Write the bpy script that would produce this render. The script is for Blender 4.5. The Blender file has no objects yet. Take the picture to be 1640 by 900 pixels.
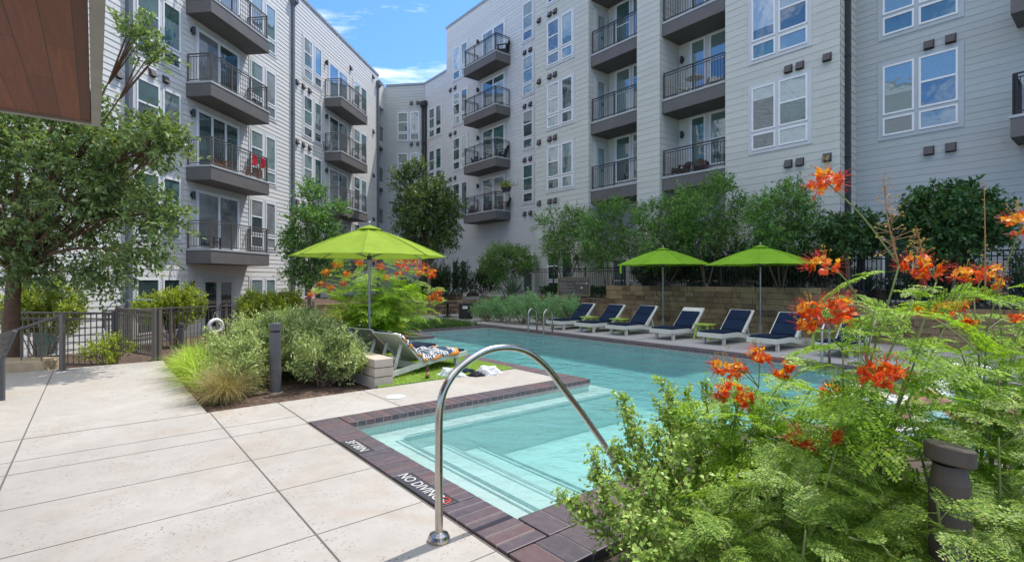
import bpy, math, random
import numpy as np
from mathutils import Vector, Matrix

# ------------------------------------------------------------------ camera, sky, sun, exposure
scene = bpy.context.scene
COL = scene.collection
EYE = 1.6
cam = bpy.data.objects.new('camera', bpy.data.cameras.new('camera'))
COL.objects.link(cam); scene.camera = cam
cam.location = (0, 0, EYE); cam.rotation_euler = (math.radians(90), 0, 0)
cam.data.lens = 18.0; cam.data.sensor_width = 36.0
cam.data.shift_y = -2 / 1640
cam.data.clip_start = 0.05; cam.data.clip_end = 2000

SUN_EL, SUN_AZ = math.radians(62.5), math.radians(46)      # azimuth clockwise from +Y
world = bpy.data.worlds.new("World"); scene.world = world; world.use_nodes = True
nt = world.node_tree; nt.nodes.clear()
sky = nt.nodes.new('ShaderNodeTexSky'); sky.sky_type = 'NISHITA'; sky.sun_disc = False
sky.sun_elevation = SUN_EL; sky.sun_rotation = SUN_AZ
sky.air_density = 1.0; sky.dust_density = 0.7; sky.ozone_density = 2.6
tc = nt.nodes.new('ShaderNodeTexCoord')
sep = nt.nodes.new('ShaderNodeSeparateXYZ'); nt.links.new(tc.outputs['Generated'], sep.inputs[0])
def wmath(op, a, b):
    n = nt.nodes.new('ShaderNodeMath'); n.operation = op
    for i, x in enumerate((a, b)):
        if isinstance(x, (int, float)): n.inputs[i].default_value = x
        else: nt.links.new(x, n.inputs[i])
    return n.outputs[0]
den = wmath('ADD', wmath('MAXIMUM', sep.outputs[2], 0.0), 0.12)
cmb = nt.nodes.new('ShaderNodeCombineXYZ')
nt.links.new(wmath('DIVIDE', sep.outputs[0], den), cmb.inputs[0])
nt.links.new(wmath('MULTIPLY', wmath('DIVIDE', sep.outputs[1], den), 2.4), cmb.inputs[1])
nz = nt.nodes.new('ShaderNodeTexNoise'); nz.inputs['Scale'].default_value = 1.15
nz.inputs['Detail'].default_value = 9; nz.inputs['Roughness'].default_value = 0.62; nz.inputs['Distortion'].default_value = 0.5
smap = nt.nodes.new('ShaderNodeMapping'); smap.inputs['Location'].default_value = (6.2, 5.1, 4.0)
nt.links.new(cmb.outputs[0], smap.inputs[0]); nt.links.new(smap.outputs[0], nz.inputs['Vector'])
rmp = nt.nodes.new('ShaderNodeValToRGB')
rmp.color_ramp.elements[0].position = 0.50; rmp.color_ramp.elements[0].color = (0, 0, 0, 1)
rmp.color_ramp.elements[1].position = 0.74; rmp.color_ramp.elements[1].color = (1, 1, 1, 1)
# unseen cloud bank added overhead and behind the viewer to brighten the shaded walls
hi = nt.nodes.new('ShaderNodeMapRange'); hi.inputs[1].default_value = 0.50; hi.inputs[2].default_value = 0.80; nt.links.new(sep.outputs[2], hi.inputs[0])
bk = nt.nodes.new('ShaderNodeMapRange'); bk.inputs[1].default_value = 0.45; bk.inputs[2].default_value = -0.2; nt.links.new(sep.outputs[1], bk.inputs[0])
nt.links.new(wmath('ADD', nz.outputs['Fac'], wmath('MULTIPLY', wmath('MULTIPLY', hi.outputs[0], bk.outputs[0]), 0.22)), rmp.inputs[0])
tint = nt.nodes.new('ShaderNodeMixRGB'); tint.blend_type = 'MULTIPLY'; tint.inputs[0].default_value = 1.0; tint.inputs[2].default_value = (0.40, 0.62, 0.90, 1)
nt.links.new(sky.outputs[0], tint.inputs[1])
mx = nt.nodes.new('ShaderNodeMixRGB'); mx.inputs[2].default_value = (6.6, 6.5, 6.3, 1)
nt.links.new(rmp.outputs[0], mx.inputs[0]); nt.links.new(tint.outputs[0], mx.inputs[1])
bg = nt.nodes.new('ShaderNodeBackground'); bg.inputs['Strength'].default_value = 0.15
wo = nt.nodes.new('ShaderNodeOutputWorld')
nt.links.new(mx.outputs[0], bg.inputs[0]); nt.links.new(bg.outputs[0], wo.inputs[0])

sund = Vector((math.sin(SUN_AZ) * math.cos(SUN_EL), math.cos(SUN_AZ) * math.cos(SUN_EL), math.sin(SUN_EL)))
sl = bpy.data.lights.new('sun', 'SUN'); sl.energy = 2.1; sl.angle = math.radians(0.53); sl.color = (1.0, 0.955, 0.89)
so = bpy.data.objects.new('sun', sl); COL.objects.link(so)
so.rotation_euler = sund.to_track_quat('Z', 'Y').to_euler(); so.location = (10, 10, 40)

scene.view_settings.view_transform = 'Standard'; scene.view_settings.look = 'None'
scene.view_settings.gamma = 1.0; scene.view_settings.use_curve_mapping = False
scene.view_settings.exposure = 1.12
scene.render.engine = 'CYCLES'
scene.cycles.max_bounces = 8; scene.cycles.diffuse_bounces = 3; scene.cycles.glossy_bounces = 3
scene.cycles.transmission_bounces = 4; scene.cycles.transparent_max_bounces = 10

# ------------------------------------------------------------------ helpers
def at(u, v, Y):                                          # photograph pixel at distance Y -> point in the place
    return np.array([(u - 820) / 820 * Y, Y, EYE + (448 - v) / 820 * Y])
def gnd(u, v, z=0.0):
    return at(u, v, 820 * (EYE - z) / (v - 448))
TH = math.radians(39.2)
E1 = np.array([-math.sin(TH), math.cos(TH)]); E2 = np.array([E1[1], -E1[0]])
RD = math.atan2(-E1[1], -E1[0])                           # the pool deck's own frame: local x = -p, local y = q
def pqw(p, q, z=0.0):
    w = p * E1 + q * E2
    return np.array([w[0], w[1], z])

def unit(a):
    a = np.asarray(a, float)
    return a / np.maximum(np.linalg.norm(a, axis=-1, keepdims=True), 1e-9)

class MB:
    def __init__(self): self.v = []; self.f = []; self.m = []; self.c = 0
    def mat(self, i): self.c = i; return self
    def poly(self, pts):
        b = len(self.v); self.v += [tuple(float(x) for x in p) for p in pts]
        self.f.append(list(range(b, b + len(pts)))); self.m.append(self.c)
    def hexa(self, P):                                    # P: 8 points, bottom 4 ccw then top 4
        b = len(self.v); self.v += [tuple(float(x) for x in p) for p in P]
        for q in ((3, 2, 1, 0), (4, 5, 6, 7), (0, 1, 5, 4), (1, 2, 6, 5), (2, 3, 7, 6), (3, 0, 4, 7)):
            self.f.append([b + i for i in q]); self.m.append(self.c)
    def box(self, x0, x1, y0, y1, z0, z1):
        self.hexa([(x0, y0, z0), (x1, y0, z0), (x1, y1, z0), (x0, y1, z0), (x0, y0, z1), (x1, y0, z1), (x1, y1, z1), (x0, y1, z1)])
    def bar(self, a, b, w, h, up=(0, 0, 1)):              # rectangular bar from a to b
        a = np.array(a, float); b = np.array(b, float); d = unit(b - a)
        s = np.cross(d, np.array(up, float))
        if np.linalg.norm(s) < 1e-4: s = np.cross(d, np.array((1.0, 0, 0)))
        s = unit(s); t = np.cross(s, d)
        o = [(-1, -1), (1, -1), (1, 1), (-1, 1)]
        self.hexa([a + s * w / 2 * i + t * h / 2 * j for i, j in o] + [b + s * w / 2 * i + t * h / 2 * j for i, j in o])
    def tube(self, pts, r, n=8, cap=True):
        pts = [np.array(p, float) for p in pts]; k = len(pts)
        rr = r if hasattr(r, '__len__') else [r] * k
        b = len(self.v); ref = None
        for i, p in enumerate(pts):
            d = unit(pts[min(i + 1, k - 1)] - pts[max(i - 1, 0)])
            if ref is None:
                ref = np.array((0, 0, 1.0)) if abs(d[2]) < 0.9 else np.array((1.0, 0, 0))
            s = unit(ref - d * np.dot(ref, d)); ref = s; t = np.cross(d, s)
            for j in range(n):
                a = 2 * math.pi * j / n
                self.v.append(tuple(p + rr[i] * (math.cos(a) * s + math.sin(a) * t)))
        for i in range(k - 1):
            for j in range(n):
                j2 = (j + 1) % n
                self.f.append([b + i * n + j, b + i * n + j2, b + (i + 1) * n + j2, b + (i + 1) * n + j]); self.m.append(self.c)
        if cap:
            self.f.append([b + j for j in range(n)][::-1]); self.m.append(self.c)
            self.f.append([b + (k - 1) * n + j for j in range(n)]); self.m.append(self.c)
    def lathe(self, prof, n=24, c=(0, 0, 0), tilt=None):
        b = len(self.v)
        for r, z in prof:
            for j in range(n):
                a = 2 * math.pi * j / n
                x, y = r * math.cos(a), r * math.sin(a)
                zz = z + (tilt(x, y) if tilt else 0)
                self.v.append((c[0] + x, c[1] + y, c[2] + zz))
        for i in range(len(prof) - 1):
            for j in range(n):
                j2 = (j + 1) % n
                self.f.append([b + i * n + j, b + i * n + j2, b + (i + 1) * n + j2, b + (i + 1) * n + j]); self.m.append(self.c)
        self.f.append([b + j for j in range(n)][::-1]); self.m.append(self.c)
        e = b + (len(prof) - 1) * n
        self.f.append([e + j for j in range(n)]); self.m.append(self.c)
    def prism(self, poly, z0, z1):
        n = len(poly); b = len(self.v)
        self.v += [(float(x), float(y), z0) for x, y in poly] + [(float(x), float(y), z1) for x, y in poly]
        self.f.append([b + i for i in range(n)][::-1]); self.m.append(self.c)
        self.f.append([b + n + i for i in range(n)]); self.m.append(self.c)
        for i in range(n):
            j = (i + 1) % n
            self.f.append([b + i, b + j, b + n + j, b + n + i]); self.m.append(self.c)
    def xz(self, poly, y0, y1):                           # prism of an outline in the x-z plane
        n = len(poly); b = len(self.v)
        self.v += [(float(x), y0, float(z)) for x, z in poly] + [(float(x), y1, float(z)) for x, z in poly]
        self.f.append([b + i for i in range(n)]); self.m.append(self.c)
        self.f.append([b + n + i for i in range(n)][::-1]); self.m.append(self.c)
        for i in range(n):
            j = (i + 1) % n
            self.f.append([b + j, b + i, b + n + i, b + n + j]); self.m.append(self.c)
    def build(self, name, mats, parent=None, smooth=False, bevel=0, off=None, loc=None, rotz=0, segs=2):
        me = bpy.data.meshes.new(name)
        v = np.array(self.v, float)
        if off is not None: v = v - np.array(off)
        me.from_pydata(v.tolist(), [], self.f)
        if not isinstance(mats, (list, tuple)): mats = [mats]
        for m in mats: me.materials.append(m)
        if len(mats) > 1: me.polygons.foreach_set('material_index', self.m)
        if smooth: me.polygons.foreach_set('use_smooth', [True] * len(self.f))
        me.update()
        o = bpy.data.objects.new(name, me); COL.objects.link(o)
        if parent is not None: o.parent = parent
        if loc is not None: o.location = loc
        if rotz: o.rotation_euler.z = rotz
        if bevel:
            b = o.modifiers.new('bevel', 'BEVEL'); b.width = bevel; b.segments = segs; b.limit_method = 'ANGLE'; b.angle_limit = math.radians(40)
        return o

def faces_obj(name, V, mats, parent=None, mi=None, smooth=False):       # V: (N,k,3) loose faces
    V = np.asarray(V, np.float32); N, k = V.shape[:2]
    me = bpy.data.meshes.new(name)
    me.vertices.add(N * k); me.vertices.foreach_set('co', V.reshape(-1))
    me.loops.add(N * k); me.loops.foreach_set('vertex_index', np.arange(N * k, dtype=np.int32))
    me.polygons.add(N); me.polygons.foreach_set('loop_start', np.arange(0, N * k, k, dtype=np.int32))
    me.polygons.foreach_set('loop_total', np.full(N, k, dtype=np.int32))
    if not isinstance(mats, (list, tuple)): mats = [mats]
    for m in mats: me.materials.append(m)
    if mi is not None: me.polygons.foreach_set('material_index', np.asarray(mi, np.int32))
    me.update(calc_edges=True); me.validate()
    o = bpy.data.objects.new(name, me); COL.objects.link(o)
    if parent is not None: o.parent = parent
    return o

def tag(o, label, cat, group=None):
    o['label'] = label; o['category'] = cat
    if group: o['group'] = group
    return o
def thing(name, label, cat, loc=(0, 0, 0), rotz=0, group=None):
    o = bpy.data.objects.new(name, None); COL.objects.link(o)
    o.empty_display_size = 0.2
    o.location = tuple(float(x) for x in loc); o.rotation_euler.z = rotz
    return tag(o, label, cat, group)
def struct(o, kind='structure', label=None, cat=None):
    o['kind'] = kind
    if label: o['label'] = label
    if cat: o['category'] = cat
    return o
def kids(o): return [c for c in bpy.data.objects if c.parent == o]
def dup(o, parent=None, loc=None, rotz=None, label=None):
    c = o.copy(); COL.objects.link(c)
    if parent is not None: c.parent = parent
    if loc is not None: c.location = tuple(float(x) for x in loc)
    if rotz is not None: c.rotation_euler.z = rotz
    if label: c['label'] = label
    for ch in kids(o): dup(ch, c)
    return c

# ------------------------------------------------------------------ materials
def newmat(name):
    m = bpy.data.materials.new(name); m.use_nodes = True
    t = m.node_tree; t.nodes.clear()
    out = t.nodes.new('ShaderNodeOutputMaterial')
    return m, t, out
def N(t, typ, **kw):
    n = t.nodes.new(typ)
    for k, v in kw.items():
        if k in n.inputs.keys(): n.inputs[k].default_value = v
        else: setattr(n, k, v)
    return n
def ramp(t, fac, stops, interp='LINEAR'):
    r = t.nodes.new('ShaderNodeValToRGB'); r.color_ramp.interpolation = interp
    el = r.color_ramp.elements
    while len(el) < len(stops): el.new(0.5)
    for e, (p, c) in zip(el, stops):
        e.position = p; e.color = (c[0], c[1], c[2], 1) if hasattr(c, '__len__') else (c, c, c, 1)
    t.links.new(fac, r.inputs[0]); return r.outputs[0]
def mixc(t, fac, a, b, typ='MIX'):
    n = t.nodes.new('ShaderNodeMixRGB'); n.blend_type = typ
    for i, x in enumerate((fac, a, b)):
        if isinstance(x, (int, float)): n.inputs[i].default_value = x
        elif hasattr(x, '__len__'): n.inputs[i].default_value = (x[0], x[1], x[2], 1)
        else: t.links.new(x, n.inputs[i])
    return n.outputs[0]
def mth(t, op, a, b=0.0):
    n = t.nodes.new('ShaderNodeMath'); n.operation = op
    for i, x in enumerate((a, b)):
        if isinstance(x, (int, float)): n.inputs[i].default_value = x
        else: t.links.new(x, n.inputs[i])
    return n.outputs[0]
def noise(t, scale, detail=5, rough=0.55, vec=None, dist=0.0):
    n = N(t, 'ShaderNodeTexNoise', Scale=scale, Detail=detail, Roughness=rough, Distortion=dist)
    if vec is None:
        c = t.nodes.new('ShaderNodeTexCoord'); vec = c.outputs['Object']
    t.links.new(vec, n.inputs['Vector']); return n.outputs['Fac']
def bump(t, h, strength=0.3, dist=0.01):
    b = N(t, 'ShaderNodeBump', Strength=strength, Distance=dist); t.links.new(h, b.inputs['Height']); return b.outputs[0]
def prin(t, out, col, rough=0.6, metal=0.0, spec=0.5, normal=None, coat=0.0):
    p = t.nodes.new('ShaderNodeBsdfPrincipled')
    if hasattr(col, '__len__'): p.inputs['Base Color'].default_value = (col[0], col[1], col[2], 1)
    else: t.links.new(col, p.inputs['Base Color'])
    if isinstance(rough, (int, float)): p.inputs['Roughness'].default_value = rough
    else: t.links.new(rough, p.inputs['Roughness'])
    p.inputs['Metallic'].default_value = metal; p.inputs['Specular IOR Level'].default_value = spec
    p.inputs['Coat Weight'].default_value = coat
    if normal is not None: t.links.new(normal, p.inputs['Normal'])
    if out is not None: t.links.new(p.outputs[0], out.inputs['Surface'])
    return p
def paint(name, col, rough=0.5, var=0.12, scale=3.0, metal=0.0, spec=0.4, bmp=0.0):
    m, t, out = newmat(name)
    n = noise(t, scale, 6, 0.6)
    c = ramp(t, n, [(0.25, [x * (1 - var) for x in col]), (0.75, [min(1, x * (1 + var)) for x in col])])
    nb = bump(t, noise(t, scale * 30, 3), bmp, 0.003) if bmp else None
    prin(t, out, c, rough, metal, spec, nb); return m
def siding(name, col, streak=0.06):
    m, t, out = newmat(name)
    c = t.nodes.new('ShaderNodeTexCoord')
    mp = N(t, 'ShaderNodeMapping'); mp.inputs['Scale'].default_value = (0.6, 0.6, 6)
    t.links.new(c.outputs['Object'], mp.inputs[0])
    n1 = noise(t, 1.0, 5, 0.6, mp.outputs[0]); n2 = noise(t, 0.25, 4, 0.6)
    gi = t.nodes.new('ShaderNodeNewGeometry'); mp3 = N(t, 'ShaderNodeMapping'); mp3.inputs['Scale'].default_value = (5, 5, 0.22); t.links.new(c.outputs['Object'], mp3.inputs[0])
    f = mixc(t, 0.5, mixc(t, 0.45, n1, noise(t, 1.0, 5, 0.6, mp3.outputs[0])), n2); f = mixc(t, 0.22, f, gi.outputs['Random Per Island'])
    cc = ramp(t, f, [(0.3, [x * (1 - streak) for x in col]), (0.7, [x * (1 + streak) for x in col])])
    # wood-grain emboss of fibre cement boards
    mp2 = N(t, 'ShaderNodeMapping'); mp2.inputs['Scale'].default_value = (4, 4, 60)
    t.links.new(c.outputs['Object'], mp2.inputs[0])
    prin(t, out, cc, 0.65, 0, 0.3, bump(t, noise(t, 1.5, 4, 0.6, mp2.outputs[0]), 0.15, 0.003)); return m
def leafmat(name, dark, light, trans=0.3, rough=0.45, clump=1.2, spec=0.35):
    m, t, out = newmat(name)
    g = t.nodes.new('ShaderNodeNewGeometry')
    f = mixc(t, 0.42, g.outputs['Random Per Island'], noise(t, clump, 4, 0.6))
    c = ramp(t, f, [(0.2, dark), (0.78, light)])
    old = mth(t, 'GREATER_THAN', mth(t, 'FRACT', mth(t, 'MULTIPLY', g.outputs['Random Per Island'], 17.3)), 0.965)
    c = mixc(t, mth(t, 'MULTIPLY', old, 0.6), c, (0.30, 0.22, 0.05))
    p = prin(t, None, c, rough, 0, spec)
    tr = t.nodes.new('ShaderNodeBsdfTranslucent')
    t.links.new(mixc(t, 1.0, c, (1.25, 1.35, 0.55), 'MULTIPLY'), tr.inputs[0])
    mxs = t.nodes.new('ShaderNodeMixShader'); mxs.inputs[0].default_value = trans
    t.links.new(p.outputs[0], mxs.inputs[1]); t.links.new(tr.outputs[0], mxs.inputs[2])
    t.links.new(mxs.outputs[0], out.inputs['Surface']); return m
def glassmat(name, base, stripe=None, per=0.035, refl=0.30, tint=(0.9, 0.97, 1.0)):
    """window pane: what hangs behind it (dark room or slatted blind) under a wavy, glossy glass"""
    m, t, out = newmat(name)
    c = t.nodes.new('ShaderNodeTexCoord')
    s = t.nodes.new('ShaderNodeSeparateXYZ'); t.links.new(c.outputs['Object'], s.inputs[0])
    if stripe:
        w = mth(t, 'FRACT', mth(t, 'DIVIDE', s.outputs[2], per))
        col = ramp(t, w, [(0.0, base), (0.28, base), (0.4, stripe), (1.0, stripe)])
    else:
        col = ramp(t, noise(t, 0.9, 3), [(0.3, [x * 0.6 for x in base]), (0.7, [x * 1.3 for x in base])])
    d = prin(t, None, col, 0.6, 0, 0.0)
    gl = N(t, 'ShaderNodeBsdfGlossy', Roughness=0.015); gl.inputs[0].default_value = (*tint, 1)
    nb = bump(t, noise(t, 1.6, 2), 0.06, 0.08); t.links.new(nb, gl.inputs['Normal'])
    lw = N(t, 'ShaderNodeFresnel', IOR=1.5)
    fac = mth(t, 'ADD', mth(t, 'MULTIPLY', lw.outputs[0], 1.2), refl); fac = mth(t, 'MINIMUM', fac, 0.95)
    ms = t.nodes.new('ShaderNodeMixShader'); t.links.new(fac, ms.inputs[0])
    t.links.new(d.outputs[0], ms.inputs[1]); t.links.new(gl.outputs[0], ms.inputs[2])
    t.links.new(ms.outputs[0], out.inputs['Surface']); return m

M = {}
M['side_left'] = siding('siding pale grey', (0.644, 0.633, 0.600))
M['side_mid'] = siding('siding mid grey', (0.591, 0.593, 0.583))
M['side_warm'] = siding('siding warm light grey', (0.552, 0.559, 0.496))
M['side_slate'] = siding('siding slate grey', (0.443, 0.469, 0.452))
M['trim'] = paint('window trim grey', (0.575, 0.586, 0.586), 0.6, 0.05)
M['trim_slate'] = paint('window trim slate', (0.446, 0.486, 0.499), 0.6, 0.05)
M['white'] = paint('white window vinyl', (0.80, 0.80, 0.79), 0.4, 0.03)
M['slab'] = paint('balcony fascia brown grey', (0.135, 0.125, 0.12), 0.65, 0.14, 1.2, bmp=0.1)
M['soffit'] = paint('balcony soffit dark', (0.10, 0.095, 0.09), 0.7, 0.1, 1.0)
M['cap'] = paint('balcony edge flashing', (0.42, 0.43, 0.43), 0.5, 0.1)
M['rail_bronze'] = paint('bronze railing metal', (0.115, 0.105, 0.095), 0.45, 0.1)  # lighter bronze tone than the iron railings
M['iron'] = paint('dark iron', (0.035, 0.034, 0.035), 0.45, 0.15)
M['bronze'] = paint('bronze painted steel', (0.152, 0.128, 0.109), 0.45, 0.1)
M['vent'] = paint('vent hood brown', (0.085, 0.075, 0.075), 0.55, 0.1)
M['spout'] = paint('downspout blue grey', (0.13, 0.15, 0.165), 0.45, 0.1)
M['cap2'] = paint('skimmer plastic', (0.58, 0.57, 0.54), 0.5, 0.08, 20)
M['parapet'] = paint('parapet metal', (0.30, 0.32, 0.33), 0.45, 0.1)
M['gl_dark'] = glassmat('glass dark room', (0.04, 0.065, 0.062), refl=0.17)
M['gl_teal'] = glassmat('glass teal room', (0.06, 0.125, 0.11), refl=0.15)
M['gl_blind'] = glassmat('glass over blinds', (0.10, 0.15, 0.14), (0.20, 0.28, 0.26), 0.06, 0.2)
M['gl_blind2'] = glassmat('glass over pale blinds', (0.22, 0.27, 0.26), (0.36, 0.42, 0.40), 0.06, 0.22)
M['gl_cur'] = glassmat('glass over curtain', (0.22, 0.23, 0.22), refl=0.15)

def concrete(name, c0, c1, pits=True):
    m, t, out = newmat(name)
    c = t.nodes.new('ShaderNodeTexCoord')
    n1 = noise(t, 0.55, 8, 0.66, c.outputs['Object'], 0.6); n2 = noise(t, 6, 6, 0.62); n3 = noise(t, 60, 3, 0.6)
    col = ramp(t, n1, [(0.28, [x * 0.90 for x in c0]), (0.50, c0), (0.72, c1)])
    col = mixc(t, ramp(t, n2, [(0.42, 0.0), (0.72, 0.38)]), col, [x * 0.76 for x in c0])
    # tan weather stains with a shape of their own
    n4 = noise(t, 0.9, 6, 0.6, None, 1.2)
    col = mixc(t, ramp(t, n4, [(0.52, 0.0), (0.74, 0.45)]), col, (0.36, 0.27, 0.19))
    h = n3
    if pits:
        v = N(t, 'ShaderNodeTexVoronoi', Scale=46.0); mp = N(t, 'ShaderNodeMapping'); mp.inputs['Scale'].default_value = (1.0, 0.55, 1)
        t.links.new(c.outputs['Object'], mp.inputs[0]); t.links.new(mp.outputs[0], v.inputs['Vector'])
        pit = ramp(t, v.outputs['Distance'], [(0.13, 1.0), (0.26, 0.0)])
        gate = ramp(t, noise(t, 1.6, 8, 0.75), [(0.44, 0.0), (0.60, 1.0)])
        pf = mixc(t, 1.0, pit, gate, 'MULTIPLY')
        col = mixc(t, mth(t, 'MULTIPLY', pf, 0.9), col, (0.13, 0.10, 0.075))
        h = mixc(t, pf, n3, (0, 0, 0))
    prin(t, out, col, 0.8, 0, 0.25, bump(t, h, 0.35, 0.004)); return m
M['deck'] = concrete('travertine finish concrete', (0.40, 0.372, 0.33), (0.47, 0.442, 0.402))
M['deck_far'] = concrete('plain concrete', (0.40, 0.385, 0.36), (0.50, 0.48, 0.45), False)
M['joint'] = paint('joint sealant', (0.13, 0.115, 0.10), 0.8)
def brickmat(name, stops, rough=0.45, bmp=0.25, stain=(0.20, 0.17, 0.16), ssc=14):
    m, t, out = newmat(name)
    g = t.nodes.new('ShaderNodeNewGeometry')
    c = ramp(t, g.outputs['Random Per Island'], stops)
    n = noise(t, ssc, 8, 0.68)
    c = mixc(t, ramp(t, n, [(0.45, 0.0), (0.72, 0.4 if ssc > 5 else 0.82)]), c, stain); c = mixc(t, ramp(t, noise(t, 22, 6, 0.7), [(0.35, 0.35), (0.6, 0.0)]), c, [x * 0.6 for x in stain])
    prin(t, out, c, rough, 0, 0.4, bump(t, noise(t, 90, 4), bmp, 0.003)); return m
M['brick'] = brickmat('iron spot coping brick', [(0.0, (0.071, 0.057, 0.069)), (0.45, (0.100, 0.073, 0.084)), (0.75, (0.128, 0.071, 0.072)), (1.0, (0.090, 0.080, 0.099))])
M['grout'] = paint('grout', (0.32, 0.29, 0.26), 0.85, 0.2, 10)
M['tiledark'] = paint('dark glazed text tile', (0.055, 0.05, 0.055), 0.35, 0.15, 8)
M['lettering'] = paint('white lettering', (0.56, 0.54, 0.51), 0.6, 0.05)
M['red'] = paint('red sign paint', (0.55, 0.06, 0.04), 0.5, 0.05)
M['stone_ret'] = brickmat('cut limestone', [(0.0, (0.221, 0.148, 0.072)), (0.3, (0.311, 0.217, 0.112)), (0.6, (0.381, 0.273, 0.144)), (0.85, (0.290, 0.203, 0.112)), (1.0, (0.131, 0.087, 0.051))], 0.85, 0.9, (0.034, 0.025, 0.015), 1.7)
M['block'] = paint('split concrete block', (0.50, 0.42, 0.335), 0.85, 0.14, 9, bmp=0.6)
M['joint_dark'] = paint('block joint', (0.10, 0.085, 0.07), 0.9)
def mulchmat():
    m, t, out = newmat('bark mulch')
    v = N(t, 'ShaderNodeTexVoronoi', Scale=42.0); c = t.nodes.new('ShaderNodeTexCoord')
    mp = N(t, 'ShaderNodeMapping'); mp.inputs['Scale'].default_value = (1, 0.5, 1)
    t.links.new(c.outputs['Object'], mp.inputs[0]); t.links.new(mp.outputs[0], v.inputs['Vector'])
    col = ramp(t, v.outputs['Color'], [(0.0, (0.045, 0.03, 0.022)), (0.5, (0.10, 0.066, 0.048)), (1.0, (0.22, 0.155, 0.115))])
    prin(t, out, col, 0.9, 0, 0.2, bump(t, v.outputs['Distance'], 1.0, 0.02)); return m
M['mulch'] = mulchmat()
M['soil'] = paint('soil', (0.075, 0.055, 0.04), 0.95, 0.3, 8, bmp=0.8)
M['turf'] = paint('artificial turf', (0.10, 0.19, 0.035), 0.8, 0.3, 40, bmp=1.0)
M['ground'] = paint('dry ground', (0.16, 0.13, 0.10), 0.95, 0.25, 1.5)
def plastermat():
    m, t, out = newmat('pool plaster')
    n = noise(t, 2.0, 6, 0.6)
    c = ramp(t, n, [(0.3, (0.56, 0.555, 0.53)), (0.7, (0.62, 0.62, 0.59))])
    prin(t, out, c, 0.7, 0, 0.3, bump(t, noise(t, 25, 3), 0.2, 0.004)); return m
M['plaster'] = plastermat()
def tilemat(name, a, b, sc=0.05, grout=(0.4, 0.38, 0.33)):
    m, t, out = newmat(name)
    c = t.nodes.new('ShaderNodeTexCoord'); s = t.nodes.new('ShaderNodeSeparateXYZ'); t.links.new(c.outputs['Object'], s.inputs[0])
    hor = mth(t, 'ADD', s.outputs[0], s.outputs[1])
    k = t.nodes.new('ShaderNodeCombineXYZ'); t.links.new(hor, k.inputs[0]); t.links.new(s.outputs[2], k.inputs[1])
    b_ = N(t, 'ShaderNodeTexBrick', offset=0.0); b_.inputs['Scale'].default_value = 1.0
    b_.inputs['Brick Width'].default_value = sc; b_.inputs['Row Height'].default_value = sc; b_.inputs['Mortar Size'].default_value = sc * 0.07
    b_.inputs['Color1'].default_value = (*a, 1); b_.inputs['Color2'].default_value = (*b, 1); b_.inputs['Mortar'].default_value = (*grout, 1)
    t.links.new(k.outputs[0], b_.inputs['Vector'])
    prin(t, out, b_.outputs['Color'], 0.3, 0, 0.5); return m
M['wtile'] = tilemat('waterline tile', (0.22, 0.22, 0.16), (0.30, 0.28, 0.20))
M['steptile'] = tilemat('dark step tile', (0.10, 0.13, 0.125), (0.16, 0.19, 0.18), 0.025, (0.34, 0.37, 0.35))
def watermat():
    m, t, out = newmat('pool water')
    c = t.nodes.new('ShaderNodeTexCoord')
    n1 = noise(t, 1.7, 3, 0.5, c.outputs['Object'], 0.4); n2 = noise(t, 6.5, 3, 0.55, c.outputs['Object'], 0.6)
    h = mth(t, 'ADD', n1, mth(t, 'MULTIPLY', n2, 0.35))
    nb = bump(t, h, 0.55, 0.10)
    fr = N(t, 'ShaderNodeFresnel', IOR=1.33); t.links.new(nb, fr.inputs['Normal'])
    gl = N(t, 'ShaderNodeBsdfGlossy', Roughness=0.02); t.links.new(nb, gl.inputs['Normal'])
    tr = t.nodes.new('ShaderNodeBsdfTransparent'); tr.inputs[0].default_value = (0.97, 1, 0.99, 1)
    # slightly cloudy pool water: the flatter one looks across it, the more of its own body colour one sees
    df = N(t, 'ShaderNodeBsdfDiffuse'); df.inputs[0].default_value = (0.145, 0.42, 0.42, 1)
    ge = t.nodes.new('ShaderNodeNewGeometry'); dt = N(t, 'ShaderNodeVectorMath', operation='DOT_PRODUCT')
    t.links.new(ge.outputs['Incoming'], dt.inputs[0]); t.links.new(ge.outputs['Normal'], dt.inputs[1])
    cs = mth(t, 'MAXIMUM', mth(t, 'ABSOLUTE', dt.outputs['Value']), 0.03)
    body = mth(t, 'SUBTRACT', 1.0, mth(t, 'EXPONENT', mth(t, 'DIVIDE', -0.15, cs)))
    mb_ = t.nodes.new('ShaderNodeMixShader'); t.links.new(body, mb_.inputs[0]); t.links.new(tr.outputs[0], mb_.inputs[1]); t.links.new(df.outputs[0], mb_.inputs[2])
    tr = mb_
    ms = t.nodes.new('ShaderNodeMixShader')
    t.links.new(fr.outputs[0], ms.inputs[0]); t.links.new(tr.outputs[0], ms.inputs[1]); t.links.new(gl.outputs[0], ms.inputs[2])
    t.links.new(ms.outputs[0], out.inputs['Surface'])
    va = N(t, 'ShaderNodeVolumeAbsorption', Density=0.45); va.inputs[0].default_value = (0.36, 0.86, 0.87, 1)
    t.links.new(va.outputs[0], out.inputs['Volume']); return m
M['water'] = watermat()
def steelmat():
    m, t, out = newmat('brushed stainless steel')
    c = ramp(t, noise(t, 9, 5, 0.6), [(0.3, (0.42, 0.39, 0.34)), (0.7, (0.54, 0.51, 0.46))])
    prin(t, out, c, ramp(t, noise(t, 30, 4), [(0.3, 0.16), (0.7, 0.30)]), 1.0); return m
M['steel'] = steelmat()
M['bollard'] = paint('bollard graphite', (0.105, 0.10, 0.10), 0.5, 0.08)
M['bollard_br'] = paint('bollard bronze', (0.081, 0.064, 0.051), 0.5, 0.12, 6)
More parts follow.
